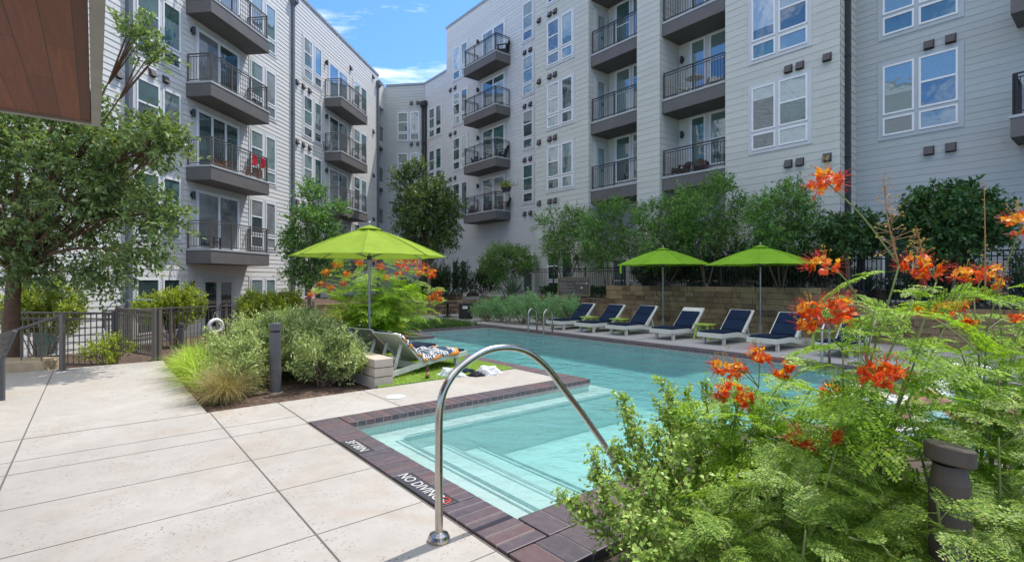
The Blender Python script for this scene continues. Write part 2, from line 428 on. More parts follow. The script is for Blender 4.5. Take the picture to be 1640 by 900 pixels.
M['lens'] = paint('lamp lens', (0.03, 0.03, 0.03), 0.2)
def fabric(name, col, trans=0.25, var=0.08, sc=120):
    m, t, out = newmat(name)
    c = ramp(t, noise(t, 4, 4), [(0.3, [x * (1 - var) for x in col]), (0.7, [x * (1 + var) for x in col])])
    p = prin(t, None, c, 0.85, 0, 0.15, bump(t, noise(t, sc, 2), 0.2, 0.002))
    tr = t.nodes.new('ShaderNodeBsdfTranslucent'); t.links.new(c, tr.inputs[0])
    ms = t.nodes.new('ShaderNodeMixShader'); ms.inputs[0].default_value = trans
    t.links.new(p.outputs[0], ms.inputs[1]); t.links.new(tr.outputs[0], ms.inputs[2]); t.links.new(ms.outputs[0], out.inputs['Surface']); return m
M['lime'] = fabric('lime canvas', (0.292, 0.414, 0.045), 0.30)
M['green'] = fabric('green canvas', (0.28, 0.54, 0.04), 0.30)
M['navy'] = fabric('navy cushion', (0.010, 0.021, 0.046), 0.0, 0.2)
M['lounge'] = paint('chalk white plank', (0.60, 0.595, 0.50), 0.5, 0.07, 5)
M['limeplank'] = paint('lime green plank', (0.33, 0.47, 0.06), 0.5, 0.08, 5)
M['pole'] = paint('umbrella pole', (0.30, 0.31, 0.30), 0.35, 0.05, metal=0.6)
M['bark'] = paint('grey bark', (0.17, 0.125, 0.095), 0.9, 0.3, 14, bmp=0.8)
M['bark_red'] = paint('red brown bark', (0.15, 0.085, 0.055), 0.9, 0.3, 14, bmp=0.8)
M['stem'] = paint('green stem', (0.22, 0.26, 0.09), 0.6, 0.2, 12)
M['stem_tan'] = paint('woody stem', (0.24, 0.17, 0.10), 0.8, 0.2, 12)
M['oak'] = leafmat('oak leaf', (0.071, 0.121, 0.052), (0.273, 0.362, 0.131))
M['elm'] = leafmat('elm leaf', (0.056, 0.140, 0.037), (0.206, 0.375, 0.104))
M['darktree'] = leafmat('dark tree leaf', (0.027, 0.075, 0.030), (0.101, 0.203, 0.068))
M['darkoak'] = leafmat('sunlit oak leaf', (0.035, 0.075, 0.028), (0.15, 0.21, 0.065))  # lighter copy of the dark tree leaf, sunlight put into its colour
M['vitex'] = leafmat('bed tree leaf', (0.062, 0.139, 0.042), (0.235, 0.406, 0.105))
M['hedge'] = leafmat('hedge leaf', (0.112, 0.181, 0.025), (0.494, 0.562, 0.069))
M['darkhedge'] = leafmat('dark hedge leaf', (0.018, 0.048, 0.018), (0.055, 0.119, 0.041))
M['sage'] = leafmat('sage leaf', (0.204, 0.271, 0.092), (0.554, 0.621, 0.261), 0.2, 0.7, 1.5, 0.2)
M['grey_shrub'] = leafmat('grey green leaf', (0.140, 0.281, 0.111), (0.366, 0.620, 0.269), 0.2, 0.7)
M['yellow_shrub'] = leafmat('golden leaf', (0.194, 0.284, 0.030), (0.538, 0.598, 0.075))
M['grassy'] = leafmat('sedge blade', (0.173, 0.300, 0.027), (0.571, 0.706, 0.081), 0.3, 0.5)
M['straw'] = leafmat('feather grass blade', (0.22, 0.20, 0.07), (0.52, 0.40, 0.19), 0.3, 0.6)
M['fern'] = leafmat('bird of paradise leaflet', (0.104, 0.204, 0.016), (0.420, 0.620, 0.050), 0.38, 0.5, 2.0)
M['fern_blue'] = leafmat('bird of paradise older leaflet', (0.089, 0.180, 0.025), (0.288, 0.415, 0.054), 0.3, 0.5, 2.0)
M['roundleaf'] = leafmat('small round leaf', (0.164, 0.277, 0.050), (0.478, 0.640, 0.165), 0.3, 0.5, 3.0)
M['cover'] = leafmat('ground cover leaf', (0.039, 0.098, 0.024), (0.156, 0.273, 0.058))
M['yucca'] = leafmat('yucca blade', (0.039, 0.078, 0.052), (0.117, 0.182, 0.117), 0.1)
M['pet_red'] = leafmat('orange red petal', (0.62, 0.055, 0.012), (0.85, 0.16, 0.02), 0.35, 0.5, 8)
M['pet_yel'] = leafmat('yellow petal', (0.80, 0.28, 0.02), (0.88, 0.50, 0.04), 0.35, 0.5, 8)
M['stamen'] = paint('red stamen', (0.62, 0.04, 0.02), 0.5)
M['bud'] = leafmat('bud', (0.45, 0.22, 0.04), (0.50, 0.42, 0.10), 0.1)
def woodmat():
    m, t, out = newmat('stained soffit boards')
    c = t.nodes.new('ShaderNodeTexCoord')
    b_ = N(t, 'ShaderNodeTexBrick', offset=0.37, offset_frequency=3); b_.inputs['Scale'].default_value = 1.0
    b_.inputs['Brick Width'].default_value = 1.7; b_.inputs['Row Height'].default_value = 0.125; b_.inputs['Mortar Size'].default_value = 0.0025
    b_.inputs['Color1'].default_value = (0.10, 0.030, 0.017, 1); b_.inputs['Color2'].default_value = (0.235, 0.070, 0.034, 1); b_.inputs['Mortar'].default_value = (0.03, 0.012, 0.008, 1)
    b_.inputs['Bias'].default_value = -0.1
    t.links.new(c.outputs['Object'], b_.inputs['Vector'])
    mp = N(t, 'ShaderNodeMapping'); mp.inputs['Scale'].default_value = (1.2, 24, 1); t.links.new(c.outputs['Object'], mp.inputs[0])
    gr = noise(t, 2.0, 6, 0.65, mp.outputs[0], 0.8)
    col = mixc(t, ramp(t, gr, [(0.35, 0.0), (0.7, 0.55)]), b_.outputs['Color'], (0.055, 0.024, 0.016))
    prin(t, out, col, 0.55, 0, 0.4, bump(t, gr, 0.25, 0.004)); return m
M['boards'] = woodmat()
M['steel_paint'] = paint('painted canopy steel', (0.26, 0.25, 0.22), 0.55, 0.18, 4)
M['ring'] = paint('life ring white', (0.78, 0.78, 0.76), 0.5, 0.03)
M['blue'] = paint('blue hose', (0.26, 0.33, 0.48), 0.4)
M['orange_wood'] = paint('orange stained wood', (0.30, 0.12, 0.045), 0.5, 0.1, 8)
M['dark_wood'] = paint('dark wood', (0.085, 0.045, 0.03), 0.6, 0.15, 8)
M['redcloth'] = fabric('red patterned cloth', (0.38, 0.02, 0.03), 0.1, 0.4)
M['black'] = paint('black powder coat', (0.022, 0.022, 0.022), 0.45)
M['terra'] = paint('dark planter', (0.03, 0.028, 0.028), 0.6)
M['skin'] = paint('skin', (0.50, 0.255, 0.17), 0.5, 0.06, 8)
M['hair'] = paint('brown hair', (0.06, 0.035, 0.02), 0.6)
M['swim'] = fabric('dark swimwear', (0.03, 0.03, 0.035), 0.0)
M['gelcoat'] = paint('white gelcoat', (0.80, 0.80, 0.80), 0.25, 0.02)
M['bottleglass'] = paint('brown bottle glass', (0.075, 0.035, 0.012), 0.12, 0.1, spec=0.6)
M['paper'] = paint('bottle label', (0.42, 0.30, 0.10), 0.6, 0.3, 30)
def plasticmat():
    m, t, out = newmat('crumpled clear plastic')
    p = prin(t, None, (0.75, 0.79, 0.83), 0.2, 0, 0.6)
    tr = t.nodes.new('ShaderNodeBsdfTransparent'); ms = t.nodes.new('ShaderNodeMixShader'); ms.inputs[0].default_value = 0.65
    t.links.new(tr.outputs[0], ms.inputs[1]); t.links.new(p.outputs[0], ms.inputs[2]); t.links.new(ms.outputs[0], out.inputs['Surface']); return m
M['plastic'] = plasticmat()
M['whitebag'] = fabric('white bag plastic', (0.80, 0.80, 0.80), 0.3)
def towelmat():
    m, t, out = newmat('patterned beach towel')
    c = t.nodes.new('ShaderNodeTexCoord'); s = t.nodes.new('ShaderNodeSeparateXYZ'); t.links.new(c.outputs['Object'], s.inputs[0])
    w = N(t, 'ShaderNodeTexWave', Scale=5.5, Distortion=9.0, Detail=3.0); w.inputs['Detail Scale'].default_value = 1.6
    t.links.new(c.outputs['Object'], w.inputs['Vector'])
    n = noise(t, 3.2, 3, 0.5, c.outputs['Object'], 1.0)
    leaf = mixc(t, 1.0, ramp(t, w.outputs['Fac'], [(0.45, 0.0), (0.55, 1.0)]), ramp(t, n, [(0.41, 0.0), (0.47, 1.0)]), 'MULTIPLY')
    col = mixc(t, leaf, (0.055, 0.085, 0.14), (0.72, 0.70, 0.66))
    e = mth(t, 'ABSOLUTE', mth(t, 'SUBTRACT', s.outputs[1], 0.0))
    ex = ramp(t, e, [(0.347, 0.0), (0.350, 1.0)], 'LINEAR')
    ex2 = ramp(t, s.outputs[0], [(0.30, 1.0), (0.31, 0.0)])
    col = mixc(t, mixc(t, 1.0, ex, ex2, 'LIGHTEN'), col, (0.72, 0.27, 0.06))
    prin(t, out, col, 0.9, 0, 0.1, bump(t, noise(t, 150, 2), 0.4, 0.003)); return m
M['towel'] = towelmat()
M['signboard'] = paint('sign face brown', (0.075, 0.06, 0.045), 0.5)
M['signframe'] = paint('sign frame gold', (0.22, 0.16, 0.06), 0.45)
M['signtext'] = paint('sign cream text', (0.42, 0.38, 0.31), 0.6)
M['brass'] = paint('lime lamp', (0.3, 0.3, 0.3), 0.4)

# ================================================================== GROUND, DECK, POOL (deck frame: x = -p, y = q)
rng = np.random.default_rng(7); random.seed(7)
def dbox(mb, p0, p1, q0, q1, z0, z1): mb.box(-p1, -p0, q0, q1, z0, z1)
g = MB(); g.poly([(-400, -400, -1.5), (400, -400, -1.5), (400, 400, -1.5), (-400, 400, -1.5)])
struct(g.build('ground', M['ground']), label='dry ground around the building', cat='ground')

d = MB()
dbox(d, -9, 7.1, -14, 1.85, -1.4, 0)
dbox(d, 7.1, 12.25, -14, 1.05, -1.4, 0)
dbox(d, 5.92, 7.1, 1.85, 5.86, -1.4, 0)
struct(d.build('pool_deck', M['deck'], rotz=RD))
d = MB(); dbox(d, -9, 17.0, 10.96, 15.4, -1.4, 0); dbox(d, 17.0, 24, 5.0, 15.4, -1.4, 0.0)
struct(d.build('far_paving', M['deck_far'], rotz=RD))
# sawn joints and sealant joints in the deck
j = MB()
for q in (-0.56, 1.08): dbox(j, -9, 12.2 if q < 0 else 7.1, q - 0.006, q + 0.006, 0.0005, 0.002)
dbox(j, 7.085, 7.095, -14, 1.07, 0.0005, 0.0024)
for p in (6.25, 5.85, 4.98, 4.13, 3.27, 2.4, 1.5, 0.6): dbox(j, p - 0.0025, p + 0.0025, -14, 1.845, 0.0005, 0.0022)
dbox(j, 5.93, 7.1, 1.846, 1.862, 0.0005, 0.0023); dbox(j, 5.93, 7.1, 3.0, 3.012, 0.0005, 0.0021)
dbox(j, 2.0, 5.9, 1.835, 1.848, 0.0005, 0.002)
for p in (2.5, 5.5, 8.5, 11.5, 14.5): dbox(j, p - 0.005, p + 0.005, 10.97, 15.3, 0.0005, 0.002)
dbox(j, -8, 16.9, 12.95, 12.96, 0.0005, 0.0023)
struct(j.build('deck_joints', M['joint'], rotz=RD))
s = MB()
dbox(s, 7.1, 14.4, 1.05, 3.25, -1.4, -0.035); dbox(s, 8.42, 12.4, 3.25, 4.35, -1.4, -0.04)
struct(s.build('mulch_bed', M['mulch'], rotz=RD))
s = MB(); dbox(s, 13.02, 16.9, 3.25, 7.18, -1.4, -0.03); dbox(s, 14.5, 16.95, 7.2, 10.4, -1.4, -0.02)
dbox(s, 12.3, 16.9, -2, 1.04, -1.4, -0.25)
struct(s.build('planting_bed', M['mulch'], rotz=RD))
s = MB(); dbox(s, -7, 1.96, 1.9, 5.9, -1.4, -0.03)
struct(s.build('foreground_bed', M['soil'], rotz=RD))
s = MB(); dbox(s, 7.1, 8.42, 3.25, 5.86, -1.4, 0.012); dbox(s, 8.42, 11.0, 4.35, 5.86, -1.4, 0.012)
struct(s.build('turf', M['turf'], rotz=RD))
# turf blades so the artificial lawn has a pile
nb = 26000
tp = np.stack([-(7.1 + rng.random(nb) * 3.8), 3.27 + rng.random(nb) * 2.57, np.full(nb, 0.01)], 1)
tp = tp[~((tp[:, 0] < -8.42) & (tp[:, 1] < 4.35))]; nb = len(tp)
a = rng.random(nb) * 6.28; tilt = np.stack([np.cos(a), np.sin(a), np.full(nb, 1.6)], 1); tilt = unit(tilt)
sd = np.stack([-np.sin(a), np.cos(a), np.zeros(nb)], 1)
V = np.stack([tp - sd * 0.004, tp + sd * 0.004, tp + tilt * 0.035], 1)
o = faces_obj('turf_pile', V, M['grassy']); o.rotation_euler.z = RD
struct(o, 'stuff', 'short bright green pile of the artificial lawn under the loungers', 'turf')
# sunken court beside the left wing, and the raised bed behind the limestone wall
s = MB(); s.prism([(-40, -2), (-8.9, 9.9), (-7.05, 11.3), (-7.6, 18.5), (-8.5, 39.5), (-40, 39.5)], -1.45, -0.62)
struct(s.build('sunken_court', M['mulch']))
s = MB(); dbox(s, -12, 4.8, 15.62, 19.65, -1.4, 0.88); dbox(s, 4.8, 13.0, 15.62, 18.3, -1.4, 1.30); dbox(s, 13.0, 17.6, 15.62, 18.3, -1.4, 0.80); dbox(s, 17.6, 36, 15.62, 20.2, -1.4, 0.55)
struct(s.build('raised_bed', M['mulch'], rotz=RD))
s = MB(); dbox(s, 20.6, 34, 5.0, 15.62, -1.4, 0.55)
struct(s.build('far_raised_bed', M['mulch'], rotz=RD))

# the pool shell
WP = [(2.62, 2.17), (5.6, 2.17), (5.6, 6.16), (11.0, 6.16), (11.0, 4.4), (12.72, 4.4), (12.72, 7.5), (14.35, 7.5), (14.35, 10.64), (-3.0, 10.64), (-3.0, 6.2), (2.62, 6.2)]
loc = [(-p, q) for p, q in WP]
sh = MB()
n = len(loc)
for i in range(n):
    a, b = loc[i], loc[(i + 1) % n]
    sh.mat(0).poly([(*a, -1.3), (*b, -1.3), (*b, -0.20), (*a, -0.20)])
    sh.mat(1).poly([(*a, -0.20), (*b, -0.20), (*b, -0.002), (*a, -0.002)])
sh.mat(0)
def floor_quad(p0, p1, q0, q1, z0, z1=None):              # slopes from z0 at p0 to z1 at p1
    z1 = z0 if z1 is None else z1
    sh.poly([(-p1, q0, z1), (-p0, q0, z0), (-p0, q1, z0), (-p1, q1, z1)])
floor_quad(-3.1, 12.0, 2.1, 10.7, -0.66); floor_quad(12.0, 14.4, 2.1, 10.7, -0.66, -0.12)
# steps and bench in the near corner, the sun shelf on the right
def stepbox(p0, p1, q0, q1, z): dbox(sh, p0, p1, q0, q1, -1.11, z)
stepbox(2.63, 5.22, 2.18, 2.68, -0.185); stepbox(5.22, 5.59, 2.18, 6.62, -0.187)
stepbox(2.63, 5.22, 2.68, 3.22, -0.33); stepbox(2.63, 5.22, 3.22, 3.78, -0.49)
stepbox(5.59, 5.95, 6.17, 6.62, -0.189)
stepbox(-2.98, 2.55, 6.22, 9.4, -0.24)
sh.mat(2)
def strip(p0, p1, q0, q1, z): dbox(sh, p0, p1, q0, q1, z - 0.03, z + 0.004)
for q, z in ((2.68, -0.185), (3.22, -0.33), (3.78, -0.49)):
    strip(2.64, 5.2, q - 0.045, q + 0.003, z); strip(2.64, 5.2, q - 0.105, q - 0.08, z)
strip(5.217, 5.26, 2.70, 6.60, -0.187); strip(5.29, 5.315, 2.76, 6.60, -0.187)
strip(5.28, 5.94, 6.56, 6.623, -0.187)
struct(sh.build('pool_basin', [M['plaster'], M['wtile'], M['steptile']], rotz=RD))
# water body, its sides buried in the basin walls
cx = [(-p, q) for p, q in WP]
def offs(poly, dd):
    out = []; n = len(poly); A = sum(poly[i][0] * poly[(i + 1) % n][1] - poly[(i + 1) % n][0] * poly[i][1] for i in range(n))
    sg = 1 if A > 0 else -1
    for i in range(n):
        p0, p1, p2 = poly[i - 1], poly[i], poly[(i + 1) % n]
        def nrm(a, b):
            dx, dy = b[0] - a[0], b[1] - a[1]; l = math.hypot(dx, dy); return (dy / l * sg, -dx / l * sg)
        n1, n2 = nrm(p0, p1), nrm(p1, p2)
        out.append((p1[0] + dd * (n1[0] + n2[0]), p1[1] + dd * (n1[1] + n2[1])))
    return out
w = MB(); wp = offs(cx, 0.04)
if sum(wp[i][0] * wp[(i + 1) % n][1] - wp[(i + 1) % n][0] * wp[i][1] for i in range(n)) < 0: wp = wp[::-1]
w.prism(wp, -1.4, -0.095)
struct(w.build('pool_water', M['water'], rotz=RD))

# brick coping: one brick is one island, so each takes its own shade
cp = MB(); gb = MB()
def bricks(p0, p1, q0, q1, along, step=0.104, top=0.006):
    dbox(gb, p0 + 0.004, p1 - 0.004, q0 + 0.004, q1 - 0.004, -0.10, top - 0.006)
    L = (p1 - p0) if along == 'p' else (q1 - q0); k = max(1, round(L / step)); st = L / k
    for i in range(k):
        a0, a1 = i * st + 0.0035, (i + 1) * st - 0.0035
        h = top + random.uniform(-0.0012, 0.0012)
        if along == 'p': dbox(cp, p0 + a0, p0 + a1, q0, q1, -0.055, h)
        else: dbox(cp, p0, p1, q0 + a0, q0 + a1, -0.055, h)
bricks(2.335, 3.10, 1.87, 2.19, 'p'); bricks(3.10, 3.82, 2.03, 2.19, 'p'); bricks(3.82, 4.52, 1.87, 2.19, 'p'); bricks(4.52, 4.98, 2.03, 2.19, 'p'); bricks(4.98, 5.90, 1.87, 2.19, 'p')
bricks(5.58, 5.90, 2.20, 6.18, 'q')
bricks(5.91, 11.3, 5.87, 6.18, 'p')
bricks(2.335, 2.64, 2.20, 6.22, 'q', 0.2); bricks(2.02, 2.325, 1.87, 6.22, 'q', 0.2)
bricks(-3.0, 2.33, 5.92, 6.22, 'p', 0.2)
bricks(-8.0, 15.1, 10.62, 10.95, 'p')
bricks(12.70, 13.01, 4.4, 7.20, 'q'); bricks(12.70, 14.6, 7.21, 7.52, 'p')
bricks(14.33, 14.62, 7.53, 10.61, 'q')
bricks(10.98, 11.29, 4.4, 5.86, 'q')
struct(cp.build('pool_coping', M['brick'], rotz=RD, bevel=0.006)); struct(gb.build('coping_grout', M['grout'], rotz=RD))

# lettering set into the coping
def text_mesh(body, size, mat, name, ext=0.0015, align='CENTER'):
    cu = bpy.data.curves.new(name, 'FONT'); cu.body = body; cu.size = size; cu.extrude = ext; cu.align_x = align; cu.align_y = 'CENTER'
    cu.resolution_u = 3
    o = bpy.data.objects.new(name, cu); COL.objects.link(o)
    dg = bpy.context.evaluated_depsgraph_get()
    me = bpy.data.meshes.new_from_object(o.evaluated_get(dg))
    bpy.data.objects.remove(o); bpy.data.curves.remove(cu)
    me.materials.clear(); me.materials.append(mat); me.name = name
    r = bpy.data.objects.new(name, me); COL.objects.link(r); return r
def coping_sign(label, body, p0, p1, q0, q1, size, squeeze=1.0, symbol=False):
    c = pqw((p0 + p1) / 2, (q0 + q1) / 2, 0)
    t = thing('depth_marker', label, 'pool marker', c, RD)
    m = MB(); lx = (p1 - p0) / 2; ly = (q1 - q0) / 2
    m.box(-lx + 0.003, lx - 0.003, -ly, ly, -0.05, 0.0075); m.build('tile', M['tiledark'], t, bevel=0.004)
    o = text_mesh(body, size, M['lettering'], 'lettering'); o.parent = t
    o.location = (-0.055 if symbol else 0, 0, 0.0095); o.scale = (squeeze, 1, 1)
    if symbol:
        m = MB(); pts = [(lx - 0.075 + 0.052 * math.cos(a), 0.052 * math.sin(a), 0.0095) for a in np.linspace(0, 2 * math.pi, 29)]
        m.tube(pts, 0.0055, 5); m.bar((lx - 0.112, -0.036, 0.0095), (lx - 0.038, 0.036, 0.0095), 0.009, 0.004); m.build('prohibition_symbol', M['red'], t)
        m = MB(); m.bar((lx - 0.10, 0.012, 0.009), (lx - 0.05, -0.012, 0.009), 0.014, 0.002); m.build('diver_figure', M['lettering'], t)
coping_sign('dark tile band reading 3 FT 8 IN set in the brick coping', '3FT8IN', 4.52, 4.98, 1.87, 2.025, 0.135, 0.92)
coping_sign('dark tile band reading NO DIVING beside a red symbol', 'NO DIVING', 3.10, 3.82, 1.87, 2.025, 0.135, 0.85, True)
def wall_marker(label, body, p, q, size, mat, rot):
    c = pqw(p, q, -0.058)
    t = text_mesh(body, size, M[mat], 'depth_marker', 0.002); t.location = tuple(c); t.rotation_euler = (math.radians(90), 0, RD + rot)
    tag(t, label, 'pool marker')
wall_marker('dark depth lettering on the far waterline tile below the loungers', '3 FT 10 IN', 7.0, 10.634, 0.10, 'tiledark', 0)
wall_marker('pale depth lettering on the waterline at the far left end', '3 FT 6 IN', 13.9, 10.634, 0.10, 'lettering', 0)
lid = MB(); lid.lathe([(0.0, 0), (0.135, 0), (0.135, 0.010), (0.120, 0.013), (0.0, 0.014)], 28)
for i in (-1, 1): lid.tube([(0.07 * i, 0, 0.014), (0.07 * i, 0.0, 0.018)], 0.012, 8)
tag(lid.build('skimmer_lid', M['cap2'], loc=tuple(pqw(6.42, 3.18, 0.0)), smooth=False), 'round white skimmer lid in the concrete by the coping', 'lid')

# ================================================================== BUILDINGS
class Fac:                                                # a wall seen from outside running left A -> right B
    def __init__(s, A, B):
        s.A = np.array(A, float); s.B = np.array(B, float); s.L = np.linalg.norm(s.B - s.A); s.d = (s.B - s.A) / s.L
        s.n = np.array([s.d[1], -s.d[0]])
    def T(s, x, o, z):
        w = s.A + s.d * x + s.n * o; return (w[0], w[1], z)
    def hit(s, u, o=0.0):
        k = (u - 820) / 820; r = np.array([k, 1.0])
        Y = (np.dot(s.A, s.n) + o) / np.dot(r, s.n); return float(np.dot(Y * r - s.A, s.d)), float(Y)
    def box(s, mb, x0, x1, o0, o1, z0, z1):               # o1 > o0: outward
        P = [s.T(x0, o1, z0), s.T(x1, o1, z0), s.T(x1, o0, z0), s.T(x0, o0, z0), s.T(x0, o1, z1), s.T(x1, o1, z1), s.T(x1, o0, z1), s.T(x0, o0, z1)]
        mb.hexa(P)
    def quad(s, mb, x0, x1, o, z0, z1): mb.poly([s.T(x0, o, z0), s.T(x1, o, z0), s.T(x1, o, z1), s.T(x0, o, z1)])
    def siding(s, mb, x0, x1, z0, z1, e, lip=0.013):
        z = z0
        while z < z1 - 1e-4:
            zt = min(z + e, z1)
            a = x0; b = min(x1, x0 + random.uniform(0.6, 3.66))
            while a < x1 - 1e-6:
                if x1 - b < 0.4: b = x1
                g_ = 0.004 if b < x1 else 0.0; w_ = lip + random.uniform(-0.0015, 0.0015)
                mb.poly([s.T(a, w_, z), s.T(b - g_, w_, z), s.T(b - g_, 0.0, zt), s.T(a, 0.0, zt)])
                mb.poly([s.T(a, 0.0, z), s.T(b - g_, 0.0, z), s.T(b - g_, w_, z), s.T(a, w_, z)])
                a = b; b = min(x1, b + 3.66)
            z = zt
    def ring(s, mb, x0, x1, z0, z1, w, o0, o1):
        s.box(mb, x0, x1, o0, o1, z1 - w, z1); s.box(mb, x0, x1, o0, o1, z0, z0 + w)
        s.box(mb, x0, x0 + w, o0, o1, z0 + w, z1 - w); s.box(mb, x1 - w, x1, o0, o1, z0 + w, z1 - w)
PANES = ['gl_teal', 'gl_blind', 'gl_dark', 'gl_blind2', 'gl_cur']
def window(root, off, F, panes, z0, z1, low=0.57, trim='trim', rail='left', mats=None, rnd=None, fw=0.055):
    """panes: [(x0, x1, double_hung)]; a frame mesh with its glass as one child"""
    mb = MB(); gm = MB(); rnd = rnd or random
    X0, X1 = panes[0][0], panes[-1][1]
    mb.mat(0); tw = 0.13
    F.ring(mb, X0 - tw, X1 + tw, z0 - tw, z1 + tw, tw - 0.001, -0.03, 0.032)
    zm = z0 + low if low else None
    if low: F.box(mb, X0 + 0.001, X1 - 0.001, -0.03, 0.0305, zm, zm + 0.09)
    for a, b in zip(panes[:-1], panes[1:]): F.box(mb, a[1] + 0.001, b[0] - 0.001, -0.03, 0.030, z0, z1)
    mb.mat(1)
    for (x0, x1, dh) in panes:
        mi = rnd.choice(mats or [0, 0, 1, 1, 2, 3])
        parts = [(zm + 0.09, z1, dh)] + ([(z0, zm, False)] if low else []) if low else [(z0, z1, dh)]
        for (a, b, h) in parts:
            F.ring(mb, x0, x1, a, b, fw, -0.02, 0.056)
            if h:
                zr = a + (b - a) * 0.5
                F.box(mb, x0 + fw, x1 - fw, -0.02, 0.050, zr - 0.03, zr + 0.03)
                gm.mat(mi); F.quad(gm, x0 + fw * 0.5, x1 - fw * 0.5, 0.030, zr, b - fw * 0.5)
                gm.mat(rnd.choice([mi, 2, 0])); F.quad(gm, x0 + fw * 0.5, x1 - fw * 0.5, 0.025, a + fw * 0.5, zr)
            else:
                if mi in (1, 3) and b - a > 1.0 and rnd.random() < 0.7:
                    zs = a + (b - a) * rnd.choice((0.25, 0.4, 0.55, 0.7)); gm.mat(rnd.choice((0, 2, 4))); F.quad(gm, x0 + fw * 0.5, x1 - fw * 0.5, 0.028, a + fw * 0.5, zs)
                    gm.mat(mi); F.quad(gm, x0 + fw * 0.5, x1 - fw * 0.5, 0.028, zs, b - fw * 0.5)
                else:
                    gm.mat(mi if b - a > 1.0 else rnd.choice((mi, 0, 2))); F.quad(gm, x0 + fw * 0.5, x1 - fw * 0.5, 0.028, a + fw * 0.5, b - fw * 0.5)
    w = mb.build('window', [M[trim], M['white']], root, off=off)
    gm.build('pane', [M[k] for k in PANES], w, off=off)
    return w
def door(root, off, F, x0, x1, z0, z1, leaves=2, rnd=None, mats=None, style='slider'):
    mb = MB(); gm = MB(); rnd = rnd or random
    fw = 0.06 if style == 'slider' else 0.13
    mb.mat(0); F.ring(mb, x0 - 0.10, x1 + 0.10, z0 - 0.02, z1 + 0.10, 0.099, -0.03, 0.030)
    mb.mat(1); F.ring(mb, x0, x1, z0, z1, 0.05, -0.02, 0.058)
    w = (x1 - x0 - 0.1) / leaves
    for i in range(leaves):
        a = x0 + 0.05 + i * w
        mb.mat(1); F.ring(mb, a, a + w, z0 + 0.05, z1 - 0.05, fw, -0.02, 0.050 - 0.004 * i)
        gm.mat(rnd.choice(mats or [0, 2, 4, 1])); F.quad(gm, a + fw * 0.6, a + w - fw * 0.6, 0.032 - 0.003 * i, z0 + 0.05 + fw * 0.6, z1 - 0.05 - fw * 0.6)
    o = mb.build('balcony_door' if style == 'slider' else 'door', [M['trim'], M['white'] if style == 'slider' else M['side_warm']], root, off=off)
    gm.build('pane', [M[k] for k in PANES], o, off=off)
    if style != 'slider':
        h = MB(); c = (x0 + x1) / 2
        F.box(h, c + 0.05, c + 0.08, 0.05, 0.10, z0 + 0.95, z0 + 1.08); h.build('handle', M['iron'], o, off=off)
def railing_mesh(mb, segs, z, h=1.07, pick=0.115):
    """segs: list of polylines (x,y) world; mitred rails, pickets and posts"""
    for pl in segs:
        for a, b in zip(pl[:-1], pl[1:]):
            a = np.array(a); b = np.array(b); L = np.linalg.norm(b - a)
            A = lambda t, zz: (*(a + (b - a) * t), zz)
            mb.bar(A(0, z + h), A(1, z + h), 0.055, 0.035); mb.bar(A(0, z + h - 0.10), A(1, z + h - 0.10), 0.03, 0.025); mb.bar(A(0, z + 0.09), A(1, z + 0.09), 0.03, 0.03)
            k = max(2, round(L / pick))
            for i in range(1, k): mb.bar(A(i / k, z + 0.10), A(i / k, z + h - 0.10), 0.014, 0.014, (1, 0, 0))
            m = max(1, round(L / 1.25))
            for i in range(m + 1):
                t = min(max(i / m, 0.012), 1 - 0.012); mb.bar(A(t, z), A(t, z + h), 0.05, 0.05, (1, 0, 0))
def balcony(root, off, F, x0, x1, depth, z, rail='rail_bronze', thick=0.5):
    mb = MB()
    mb.mat(0); F.box(mb, x0, x1, 0.015, depth, z - thick - 0.07, z - 0.075)
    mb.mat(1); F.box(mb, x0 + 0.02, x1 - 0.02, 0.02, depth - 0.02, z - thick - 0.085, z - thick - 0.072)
    mb.mat(2); F.box(mb, x0 - 0.02, x1 + 0.02, 0.015, depth + 0.02, z - 0.073, z)
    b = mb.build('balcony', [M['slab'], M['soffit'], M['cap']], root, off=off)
    r = MB(); P = [F.T(x0 + 0.06, 0.05, 0)[:2], F.T(x0 + 0.06, depth - 0.06, 0)[:2], F.T(x1 - 0.06, depth - 0.06, 0)[:2], F.T(x1 - 0.06, 0.05, 0)[:2]]
    railing_mesh(r, [P], z); r.build('railing', M[rail], b, off=off)
    l = MB(); c = F.T(x1 - 0.7, depth * 0.55, z - thick - 0.086); l.lathe([(0.0, -0.012), (0.06, -0.012), (0.06, 0.0), (0.0, 0.0)], 12, (c[0], c[1], c[2])); l.build('recessed_lamp', M['iron'], b, off=off)
    return b
def vent(root, off, F, x, z, w=0.22, h=0.24):
    mb = MB(); d = 0.13
    a = [F.T(x - w / 2, 0.015, z), F.T(x + w / 2, 0.015, z), F.T(x + w / 2, 0.015, z + h), F.T(x - w / 2, 0.015, z + h),
         F.T(x - w / 2, d + 0.015, z + 0.0), F.T(x + w / 2, d + 0.015, z + 0.0), F.T(x + w / 2, 0.06, z + h), F.T(x - w / 2, 0.06, z + h)]
    for q in ((4, 5, 6, 7), (0, 4, 7, 3), (5, 1, 2, 6), (7, 6, 2, 3)): mb.poly([a[i] for i in q])
    mb.poly([F.T(x - w / 2 + 0.01, 0.018, z + 0.05), F.T(x + w / 2 - 0.01, 0.018, z + 0.05), F.T(x + w / 2 - 0.01, d, z + 0.03), F.T(x - w / 2 + 0.01, d, z + 0.03)][::-1])
    F.box(mb, x - w / 2 - 0.02, x + w / 2 + 0.02, 0.0, 0.02, z - 0.02, z + h + 0.02)
    mb.build('wall_vent', M['vent'], root, off=off)
